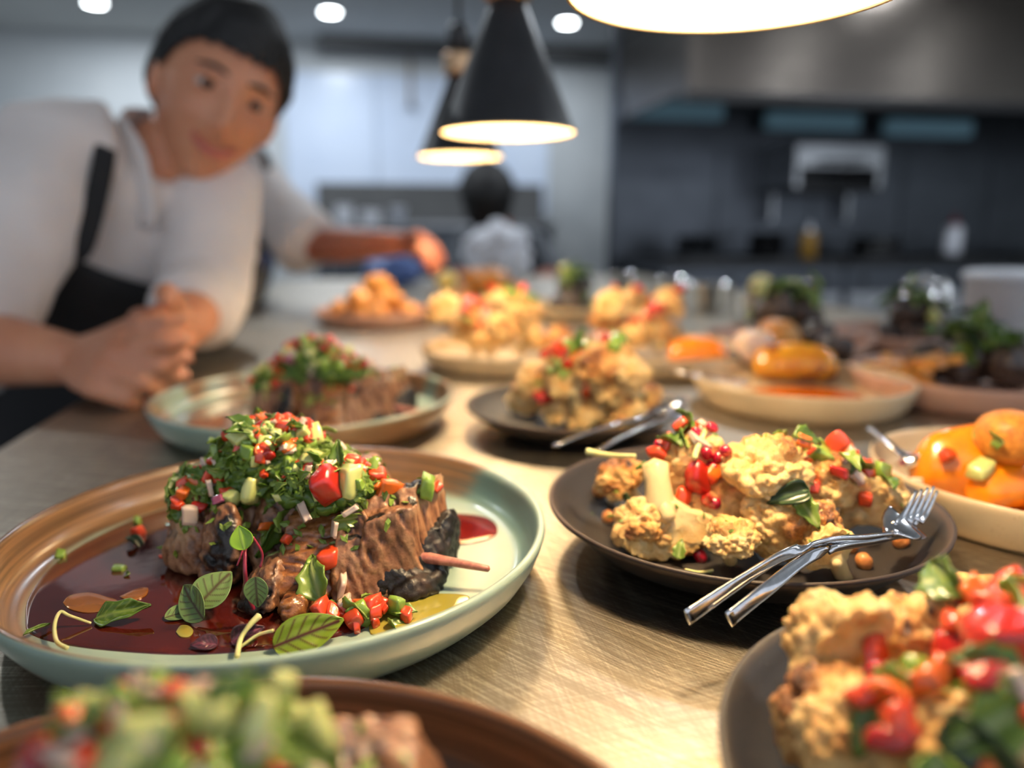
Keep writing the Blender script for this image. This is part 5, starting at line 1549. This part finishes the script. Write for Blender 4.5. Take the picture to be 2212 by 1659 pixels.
# steel pots, foil, tubs, cloth along the far counter
def ramekin(px, py, r, h, label, mat='steel'):
    p = pz(px, py, TOP)
    t = empty('sauce_pot', p)
    put('pot', mesh('pot', *lathe([(0, 0), (r * .8, 0), (r * .86, .004), (r, h), (r * 1.04, h + .002), (r * .97, h + .001), (r * .82, .006), (0, .005)], 36), M['cutlery'] if mat == 'steel' else M[mat]), t)
    put('sauce_fill', mesh('sauce_fill', *lathe([(0, h * .8), (r * .90, h * .8), (r * .9, h * .78), (0, h * .78)], 30), M['amber'] if h > .05 else M['jus']), t)
    return tag(t, label, 'pot')
ramekin(1530, 672, .050, .062, 'bright steel sauce pot on the far counter, left of the pair')
ramekin(1640, 690, .052, .058, 'bright steel sauce pot on the far counter with a lemon behind')
ramekin(1450, 640, .040, .05, 'small steel sauce pot among the far plates, left of the bright pair')
ramekin(1345, 628, .040, .05, 'small steel sauce pot farthest along the counter')
blob('lemon_half', pz(1640, 690, TOP) + UPV * .0468, (.024, .024, .022), M['lemon'], 'yellow lemon in the far steel pot', 'lemon', 5, .95, .05)
def crumple(name, p, dims, mat, label, cat, seed, n=26):
    P, F, C, S = rounded(n, .8)
    V = S * (1 + .26 * (np.abs(fbm(S * 1.7, seed, 2)) * 2 - .6))[:, None] * np.array(dims)
    V[:, 2] -= V[:, 2].min()
    return tag(put(name, mesh(name, V, F, mat, name != 'crumpled_foil'), None, p), label, cat)
crumple('crumpled_foil', pz(1985, 712, TOP), (.055, .05, .05), M['cutlery'], 'crumpled silver foil at the right, before the white tub', 'foil', 4)
crumple('white_napkin', pz(1075, 618, TOP) , (.12, .09, .105), M['white_plastic'], 'crumpled white cloth on the far counter beside the reaching hand', 'cloth', 7)
crumple('blue_cloth', pz(850, 620, TOP), (.10, .07, .055), M['blue_plastic'], 'folded blue cloth under the reaching hand', 'cloth', 9)
p = pz(2195, 742, TOP)
t = empty('storage_tub', p)
put('tub', mesh('tub', *lathe([(0, 0), (.072, 0), (.078, .004), (.084, .100), (.087, .102), (.081, .102), (.075, .006), (0, .005)], 40), M['white_plastic']), t)
put('lid', mesh('lid', *lathe([(0, .1025), (.089, .1025), (.089, .114), (.078, .118), (0, .118)], 40), M['white_plastic']), t)
tag(t, 'tall pale grey round tub at the right edge of the counter', 'tub')

# ------------------------------------------------------------------ people
def skinmat(name, c1, c2):
    t = NT(name); f = t.noise(t.coords(), 14, 4)
    t.set(color=t.ramp(f, [(.3, c2), (.7, c1)]), rough=.48, sss=.25, coat=.05)
    t.sssr((1, .35, .2), .008)
    t.bump(t.noise(t.coords(), 300, 2), .1, .0008)
    return t.m
def clothmat(name, c1, c2, rough=.85, sc=500):
    t = NT(name)
    w = t.noise(t.coords(), sc, 2); g = t.noise(t.coords(), 9, 3)
    t.set(color=t.ramp(g, [(.3, c2), (.7, c1)]), rough=rough, sheen=.15)
    t.bump(t.math('ADD', t.math('MULTIPLY', w, .3), g), .25, .004)
    return t.m
M['skin'] = skinmat('warm_skin', srgb(206, 146, 112), srgb(190, 124, 92))
M['skin2'] = skinmat('tanned_skin', srgb(180, 112, 84), srgb(160, 92, 66))
M['white_cloth'] = clothmat('white_cotton', srgb(218, 209, 204), srgb(206, 197, 192))
M['black_cloth'] = clothmat('black_cotton', srgb(24, 23, 25), srgb(14, 14, 16))
M['grey_cloth'] = clothmat('grey_cotton', srgb(80, 84, 90), srgb(64, 68, 74))
M['hair'] = clothmat('black_hair', srgb(13, 11, 11), srgb(6, 5, 6), .6, 700); M['hair'].node_tree.nodes['Principled BSDF'].inputs['Sheen Weight'].default_value = 0
M['eye_white'] = simple('eye_white', srgb(190, 180, 172), srgb(178, 168, 160), 40, .3)
M['iris'] = simple('dark_iris', srgb(50, 32, 22), srgb(34, 20, 14), 300, .15)
M['lip'] = skinmat('lip_skin', srgb(190, 104, 88), srgb(168, 84, 72))
def ell(c, r, B=None, n=10):
    P, F, C, S = rounded(n, 1.0)
    V = S * np.array(r)
    return [Vector(c) + (B @ Vector(v) if B is not None else Vector(v)) for v in V], F
def loft(cs, lat, fr, hw, hd, n=28, ex=.85):
    V = []; F = []
    for c, l, f, a, b in zip(cs, lat, fr, hw, hd):
        for k in range(n):
            an = 2 * pi * k / n
            ca, sa = cos(an), sin(an)
            V.append(c + l * a * np.sign(ca) * abs(ca) ** ex + f * b * np.sign(sa) * abs(sa) ** ex)
    m = len(cs)
    for i in range(m - 1):
        for k in range(n): F.append((i * n + k, i * n + (k + 1) % n, (i + 1) * n + (k + 1) % n, (i + 1) * n + k))
    V.append(cs[0]); V.append(cs[-1])
    for k in range(n):
        F.append((len(V) - 2, (k + 1) % n, k)); F.append((len(V) - 1, (m - 1) * n + k, (m - 1) * n + (k + 1) % n))
    return V, F
def head_shape(n=44):
    P, F, C, S = rounded(n, 1.0)
    V = S * np.array([.0745, .098, .121])
    x, y, z = V[:, 0].copy(), V[:, 1].copy(), V[:, 2].copy()
    zz = z / .121
    t = sstep(-.05, -1.0, zz)
    x *= 1 - .24 * t
    y = np.where(y < 0, y * (1 - .55 * t), y * (1 - .10 * t))
    x *= 1 - .06 * sstep(.4, 1, zz)
    fr = sstep(.0, .5, S[:, 1])
    y = y - fr * .35 * x * x / .0745 * .3
    def g(x0, z0, sx, sz): return np.exp(-((x - x0) / sx) ** 2 - ((z - z0) / sz) ** 2) * fr
    y += .019 * g(0, -.030, .013, .015) + .010 * g(0, -.008, .009, .026)
    for s in (-1, 1):
        y += .007 * g(s * .012, -.038, .009, .008) - .010 * g(s * .031, .010, .017, .011) + .005 * g(s * .030, .029, .022, .008) + .006 * g(s * .040, -.030, .020, .020)
        x += s * .004 * g(s * .045, -.03, .02, .02)
    y += .006 * g(0, -.067, .024, .011) - .003 * g(0, -.067, .022, .003) + .009 * g(0, -.105, .020, .014) - .004 * g(0, -.088, .02, .006)
    return np.stack([x, y, z], 1), F
def hand_parts(wr, d, n, side, curl, sc=1.0):
    """palm and five fingers; d = towards the knuckles, n = palm side, side = +1/-1 towards the thumb"""
    d = Vector(d).normalized(); n = Vector(n); n = (n - d * n.dot(d)).normalized(); l = n.cross(d).normalized() * side
    out = []
    kn = []
    for i in range(4):
        k = wr + d * (.088 - .006 * abs(i - 1.2)) * sc + l * (.030 - .0205 * i) * sc - n * .004 * (1 - abs(i - 1.5) / 1.5) * sc
        kn.append(k)
        out.append(tube([wr + l * (.012 - .008 * i) * sc, (wr + k) / 2 + l * .004 * (1.5 - i), k], [.016 * sc, .0150 * sc, .0115 * sc], 10))
    for i in range(4):
        ln = [.043, .047, .043, .034][i] * sc
        p = kn[i]; pts = [p]; ang = 0
        for j, (f, a) in enumerate(((1.0, .75), (.62, 1.1), (.5, .75))):
            ang += a * curl
            p = p + (d * cos(ang) + n * sin(ang)) * ln * f
            pts.append(p)
        out.append(tube(pts, [.0105 * sc, .0098 * sc, .0088 * sc, .0074 * sc], 10))
    b = wr + d * .022 * sc + l * .022 * sc + n * .006 * sc
    p1 = b + (d * .6 + l * .7 + n * .3).normalized() * .040 * sc
    p2 = p1 + (d * .85 + l * .1 + n * .5 * curl).normalized() * .032 * sc
    p3 = p2 + (d * .7 - l * .35 * curl + n * .55 * curl).normalized() * .026 * sc
    out.append(tube([b - d * .01, p1, p2, p3], [.015 * sc, .0125 * sc, .0110 * sc, .0088 * sc], 10))
    return out
def person(J, label, skin, jacket, apron, hair, hf, hu, vox=.006, sleeve=.62, group=None, face=True, badge=False):
    t = empty('person', (J['pelvis'].x, J['pelvis'].y, 0))
    O = t.location.copy()
    for k in J:
        if isinstance(J[k], Vector): J[k] = J[k] - O
    up = (J['neck'] - J['pelvis']).normalized()
    lat0 = (J['lsh'] - J['rsh']).normalized(); lat0 = (lat0 - up * lat0.dot(up)).normalized()
    frt = lat0.cross(up).normalized()
    hipL = lat0
    sp = spline([J['pelvis'] - UPV * .08, J['pelvis'], J['pelvis'].lerp(J['neck'], .33) - frt * .008, J['pelvis'].lerp(J['neck'], .68) - frt * .012, J['neck']], 5)
    m = len(sp)
    hw = lerps([.150, .158, .150, .145, .150, .160, .168, .150, .062], m); hd = lerps([.105, .112, .105, .100, .108, .112, .105, .088, .058], m)
    def torso(off): return loft(sp, [lat0] * m, [frt] * m, [a + off for a in hw], [b + off for b in hd])
    parts = [torso(0)]
    hB = None
    # head
    hf = Vector(hf).normalized(); hu = Vector(hu); hu = (hu - hf * hu.dot(hf)).normalized(); hx = hf.cross(hu)
    HB = Matrix((hx, hf, hu)).transposed(); HC = J['head']
    HV, HF = head_shape()
    parts.append(([HC + HB @ Vector(v) for v in HV], HF))
    for s in (-1, 1):
        parts.append(ell(HC + HB @ Vector((s * .077, -.012, -.006)), (.0075, .018, .031), HB @ Matrix.Rotation(s * -.35, 3, 'Z')))
    parts.append(tube([J['neck'] - (J['neck'] - sp[-3]) * .3, J['neck'].lerp(HC + HB @ Vector((0, -.03, -.06)), .5), HC + HB @ Vector((0, -.028, -.05))], [.064, .057, .055], 16))
    arms = {}
    for s, a in (('r', 1), ('l', -1)):
        sh, el, wr = J[s + 'sh'], J[s + 'el'], J[s + 'wr']
        parts.append(tube([sh + (J['neck'] - sh) * .35, sh, sh.lerp(el, .5), el, el.lerp(wr, .35), wr], [.058, .056, .048, .043, .042, .027], 14))
        for q in hand_parts(wr, J[s + 'hd'], J[s + 'hn'], J.get(s + 'side', 1), J.get(s + 'curl', 1.0), 1.02): parts.append(q)
        hip = J['pelvis'] + hipL * .085 * (-1 if s == 'r' else 1) - UPV * .05
        ft = Vector((hip.x, hip.y, 0.085)) - frt * .04
        fdir = Vector((frt.x, frt.y, 0)).normalized()
        kn = hip.lerp(ft, .5) + fdir * .03
        parts.append(tube([hip, kn, ft], [.085, .058, .042], 14))
        arms[s] = (hip, kn, ft, fdir)
        parts.append(tube([ft - UPV * .03 - fdir * .03, ft + fdir * .12 - UPV * .042, ft + fdir * .17 - UPV * .048], [.042, .040, .028], 12))
    mb = MB()
    for V, F in parts: mb.add(V, F)
    me = remesh(mb.V, mb.F, vox, 5, 'body')
    me.materials.append(skin); put('body', me, t)
    # trousers
    mb = MB(); V, F = loft(sp[:8], [lat0] * 8, [frt] * 8, [a + .012 for a in hw[:8]], [b + .012 for b in hd[:8]]); mb.add(V, F)
    for s in 'rl':
        hip, kn, ft, fd = arms[s]; mb.tube([hip, kn, ft + UPV * .01], [.104, .080, .072], 14)
    me = remesh(mb.V, mb.F, .014, 4, 'trousers'); me.materials.append(M['black_cloth']); put('trousers', me, t)
    for s in 'rl':
        hip, kn, ft, fd = arms[s]
        q = MB().tube([ft - UPV * .036 - fd * .04, ft + fd * .10 - UPV * .030, ft + fd * .18 - UPV * .04], [.048, .050, .038], 14)
        me = mesh('shoe', [(v[0], v[1], max(v[2], .001)) for v in q.V], q.F, M['black']); put('shoe', me, t)
    # jacket with sleeves and collar
    mb = MB(); mb.add(*torso(.016))
    for s in 'rl':
        sh, el, wr = J[s + 'sh'], J[s + 'el'], J[s + 'wr']
        e = el.lerp(wr, max(0, J.get(s + 'sleeve', sleeve) - .5)) if sleeve > .5 else sh.lerp(el, sleeve * 2)
        pts = [sh + (J['neck'] - sh) * .45, sh, sh.lerp(el, .45)] + ([el, e] if sleeve > .55 else [e])
        mb.tube(pts, [.076, .074, .066] + ([.058, .054] if sleeve > .55 else [.080]), 18)
    me = remesh(mb.V, mb.F, max(vox, .0075), 4, 'jacket')
    V, F = mesh_vf(me); bpy.data.meshes.remove(me)
    N = normals_of(V, F)
    wr_ = .0055 * fbm(V * np.array([14, 14, 9]) + 3, 5, 3) + .0035 * (1 - np.abs(fbm(V * 11 + 9, 9, 2)) * 2)
    V = V + N * wr_[:, None]
    put('jacket', mesh('jacket', V, F, jacket), t)
    if J.get('collar', True):
        for s in (-1, 1):
            pts = [J['neck'] + up * .030 - frt * .055 + lat0 * s * .02, J['neck'] + up * .030 + lat0 * s * .066, J['neck'] + up * .012 + frt * .062 + lat0 * s * .040, J['neck'] - up * .05 + frt * .105 + lat0 * s * .012]
            q = spline(pts, 6)
            Vc, Fc = ribbon(q, lerps([.040, .044, .042, .03], len(q)), [.006] * len(q), up)
            put('collar', mesh('collar', Vc, Fc, jacket), t)
    if apron:
        # bib follows the front of the torso, with a scooped neckline
        ns, nf = 22, 30; V = []; F = []
        for j in range(nf):
            ph = radians(12 + 156 * j / (nf - 1)); e = abs((ph - pi / 2) / radians(78))
            s_top = .77 + .17 * e ** 2.0 - .36 * sstep(.80, 1.0, e)
            for i in range(ns):
                s = .04 + (s_top - .04) * i / (ns - 1)
                x = s * (m - 1); a = int(min(m - 2, x)); f = x - a
                c = sp[a].lerp(sp[a + 1], f); w = hw[a] * (1 - f) + hw[a + 1] * f; dd = hd[a] * (1 - f) + hd[a + 1] * f
                ca, sa = cos(ph), sin(ph)
                V.append(c + lat0 * (w + .031) * np.sign(ca) * abs(ca) ** .85 + frt * (dd + .031) * abs(sa) ** .85)
        for j in range(nf - 1):
            for i in range(ns - 1): F.append((j * ns + i, j * ns + i + 1, (j + 1) * ns + i + 1, (j + 1) * ns + i))
        o = put('apron_bib', mesh('apron_bib', V, F, M['black_cloth']), t)
        md = o.modifiers.new('t', 'SOLIDIFY'); md.thickness = .005; md.offset = 1
        # skirt of the apron down the front of the legs
        V = []; F = []
        c0 = sp[1]; fd = Vector((frt.x, frt.y, 0)).normalized(); lh = Vector((lat0.x, lat0.y, 0)).normalized()
        for j in range(nf):
            ph = radians(5 + 170 * j / (nf - 1))
            for i in range(10):
                z = c0.z - (c0.z - .38) * i / 9
                w = .185 + .02 * i / 9 + .008 * sin(ph * 7) * i / 9
                base = Vector((c0.x, c0.y, z)) - fd * .02 * i / 9
                V.append(base + lh * w * cos(ph) + fd * (.150 + .0 * i) * sin(ph))
        for j in range(nf - 1):
            for i in range(9): F.append((j * 10 + i, j * 10 + i + 1, (j + 1) * 10 + i + 1, (j + 1) * 10 + i))
        o = put('apron_skirt', mesh('apron_skirt', V, F, M['black_cloth']), t)
        md = o.modifiers.new('t', 'SOLIDIFY'); md.thickness = .004
        for s in (-1, 1):
            a = sp[int(.80 * (m - 1))]; 
            w = .090
            q = spline([a + lat0 * s * w + frt * .150, sp[int(.88 * (m - 1))] + lat0 * s * .080 + frt * .145, J['neck'] + lat0 * s * .082 + frt * .070 + up * .020, J['neck'] + lat0 * s * .086 - frt * .02 + up * .022, J['neck'] + lat0 * s * .045 - frt * .085 + up * .0], 6)
            Vs, Fs = ribbon(q, [.026] * len(q), [.006] * len(q), (lat0 * s - frt * .2))
            put('apron_strap', mesh('apron_strap', Vs, Fs, M['black_cloth']), t)
    if badge:
        c = sp[int(.72 * (m - 1))] + frt * .148 + lat0 * .075
        mbx = MB().box((-.03, -.003, -.02), (.03, .003, .02)); B = Matrix((lat0, -frt, up)).transposed()
        put('name_badge', mesh('name_badge', [c + B @ Vector(v) for v in mbx.V], mbx.F, M['blue_plastic'], False), t)
    # hair
    P, F, C, S = rounded(44, 1.0)
    HV2 = HV.copy()
    x, y, z = HV2[:, 0], HV2[:, 1], HV2[:, 2]
    low = np.where(y > .05, .054 - .024 * sstep(.045, .072, np.abs(x)), np.where(y > -.03, -.012 + .060 * sstep(-.01, .05, y), -.055 - .02 * sstep(-.04, -.09, y)))
    keep = z > low + .004 * vnoise(HV2 * 160, 3)
    if not face: keep = (z > -.05) | (y < .03)
    thick = .004 + .017 * sstep(0, .05, z - low) + (.028 if not face else 0)
    N = normals_of(HV2, F)
    HVh = HV2 + N * (thick + .0025 * fbm(HV2 * 90, 7, 2))[:, None]
    kf = [f for f in F if all(keep[i] for i in f)]
    put('hair', mesh('hair', [HC + HB @ Vector(v) for v in HVh], kf, hair), t)
    if face:
        for s in (-1, 1):
            c = Vector((s * .031, .0745, .0085))
            V, Fe = ell((0, 0, 0), (.0125,) * 3, None, 8)
            e = put('eye', mesh('eye', [HC + HB @ (c + v) for v in V], Fe, M['eye_white']), t)
            V, Fe = lathe([(0, .0013), (.0045, .0012), (.0074, 0), (0, -.001)], 20)
            R = Matrix.Rotation(-pi / 2, 3, 'X')
            put('iris', mesh('iris', [HC + HB @ (c + Vector((0, .0122, -.0005)) + R @ Vector(v)) for v in V], Fe, M['iris']), e)
            for nm, zz, th_, bow, mt in (('eyelid', .0150, .0040, .004, skin), ('lower_eyelid', .0022, .0034, -.002, skin)):
                q = spline([HC + HB @ Vector((s * (.031 + u * .0165), .0852 - .0050 * u * u, zz + bow * (1 - u * u) - (bow * .6 if nm == 'eyelid' else 0))) for u in (-1, -.5, 0, .5, 1)], 4)
                put(nm, mesh(nm, *tube(q, lerps([.0016, th_, .0016], len(q)), 8), mt), t)
            q = spline([HC + HB @ Vector((s * u, yy, zz)) for u, yy, zz in ((.013, .0945, .0285), (.030, .0915, .0325), (.050, .0790, .0280))], 5)
            put('eyebrow', mesh('eyebrow', *tube(q, lerps([.0022, .0032, .0014], len(q)), 8), hair), t)
        for nm, zz, dz, th_ in (('upper_lip', -.0650, .0130, .0028), ('lower_lip', -.0695, .0115, .0036)):
            q = spline([HC + HB @ Vector((u * .029, .0962 - .0150 * u * u, zz + dz * u * u)) for u in (-1, -.5, 0, .5, 1)], 5)
            put(nm, mesh(nm, *tube(q, lerps([.0012, th_, th_, th_, .0012], len(q)), 8), M['lip']), t)
    # flesh and cloth give way where they rest on or press against the counter
    for o in t.children:
        me = o.data; n = len(me.vertices); V = np.empty(n * 3); me.vertices.foreach_get('co', V); V = V.reshape(-1, 3)
        w = V + np.array(O)
        inside = (w[:, 0] > -.320) & (w[:, 1] < 2.955) & (w[:, 2] < TOP + .0012)
        rest = inside & (w[:, 2] > TOP - .075) & ((w[:, 0] > -.29) if o.name.startswith('body') else False)
        w[rest, 2] = TOP + .0012
        side = inside & ~rest & (w[:, 0] < .3)
        w[side, 0] = -.320 - .004 * (0 if not o.name.startswith(('jacket', 'body', 'trousers')) else 1)
        me.vertices.foreach_set('co', (w - np.array(O)).ravel()); me.update()
    return tag(t, label, 'person', group)
def cg(x, y, z): return W(x, y, CAMZ + z)
r25 = radians(25)
chef = person(dict(pelvis=pd(150, 845, 1.20), neck=pd(350, 352, 1.10), rsh=pd(118, 335, 1.02), lsh=pd(455, 420, 1.13), rel=pd(-80, 745, .86), rwr=pd(165, 778, .82), lel=pd(440, 640, 1.04), lwr=pd(395, 712, .90),
                   head=pd(470, 212, 1.09), rhd=cdir(.85, -.1, .18), rhn=cdir(.1, .95, -.15), rside=-1, rcurl=1.15, lhd=cdir(-.9, -.35, -.12), lhn=cdir(.1, -.95, -.1), lside=-1, lcurl=.9, lsleeve=1.05),
              'smiling chef with short black hair, white jacket and black apron, leaning on his fists', M['skin'], M['white_cloth'], True, M['hair'],
              -FWD * .84 + RGT * .48 - UPV * .18, UPV * cos(r25) + RGT * sin(r25), .0045, .70)
p2 = person(dict(pelvis=pd(395, 770, 2.0), neck=pd(470, 330, 1.86), rsh=pd(395, 385, 1.78), lsh=pd(548, 395, 1.93), rel=pd(330, 560, 1.72), rwr=pd(400, 640, 1.62), lel=pd(668, 532, 1.80), lwr=pd(880, 525, 1.72),
                 head=pd(470, 215, 1.84), lhd=cdir(.9, -.1, .05), lhn=cdir(0, -.2, -.95), lside=-1, lcurl=.7, rhd=cdir(.5, -.6, -.3), rhn=cdir(0, 0, -1), rside=1, rcurl=1.0),
            'white jacketed worker hidden behind the chef, bare forearm reaching across the counter', M['skin2'], M['white_cloth'], True, M['hair'],
            RGT * .8 - FWD * .5 - UPV * .2, UPV, .008, .50, badge=True)
p3 = person(dict(pelvis=pd(1110, 690, 3.62), neck=pd(1080, 505, 3.42), rsh=pd(1010, 530, 3.4), lsh=pd(1155, 530, 3.46), rel=pd(985, 600, 3.30), rwr=pd(1010, 600, 3.12), lel=pd(1195, 600, 3.38), lwr=pd(1170, 598, 3.18),
                 head=pd(1052, 428, 3.22), lhd=cdir(0, -1, -.1), lhn=cdir(0, 0, -1), lside=-1, lcurl=.4, rhd=cdir(0, -1, -.1), rhn=cdir(0, 0, -1), rside=1, rcurl=.4),
            'dark haired worker in grey bent over the far end of the counter, face hidden', M['skin2'], M['grey_cloth'], False, M['hair'],
            -FWD * .5 - UPV * .85, -FWD * .8 + UPV * .5, .009, .50, face=False)
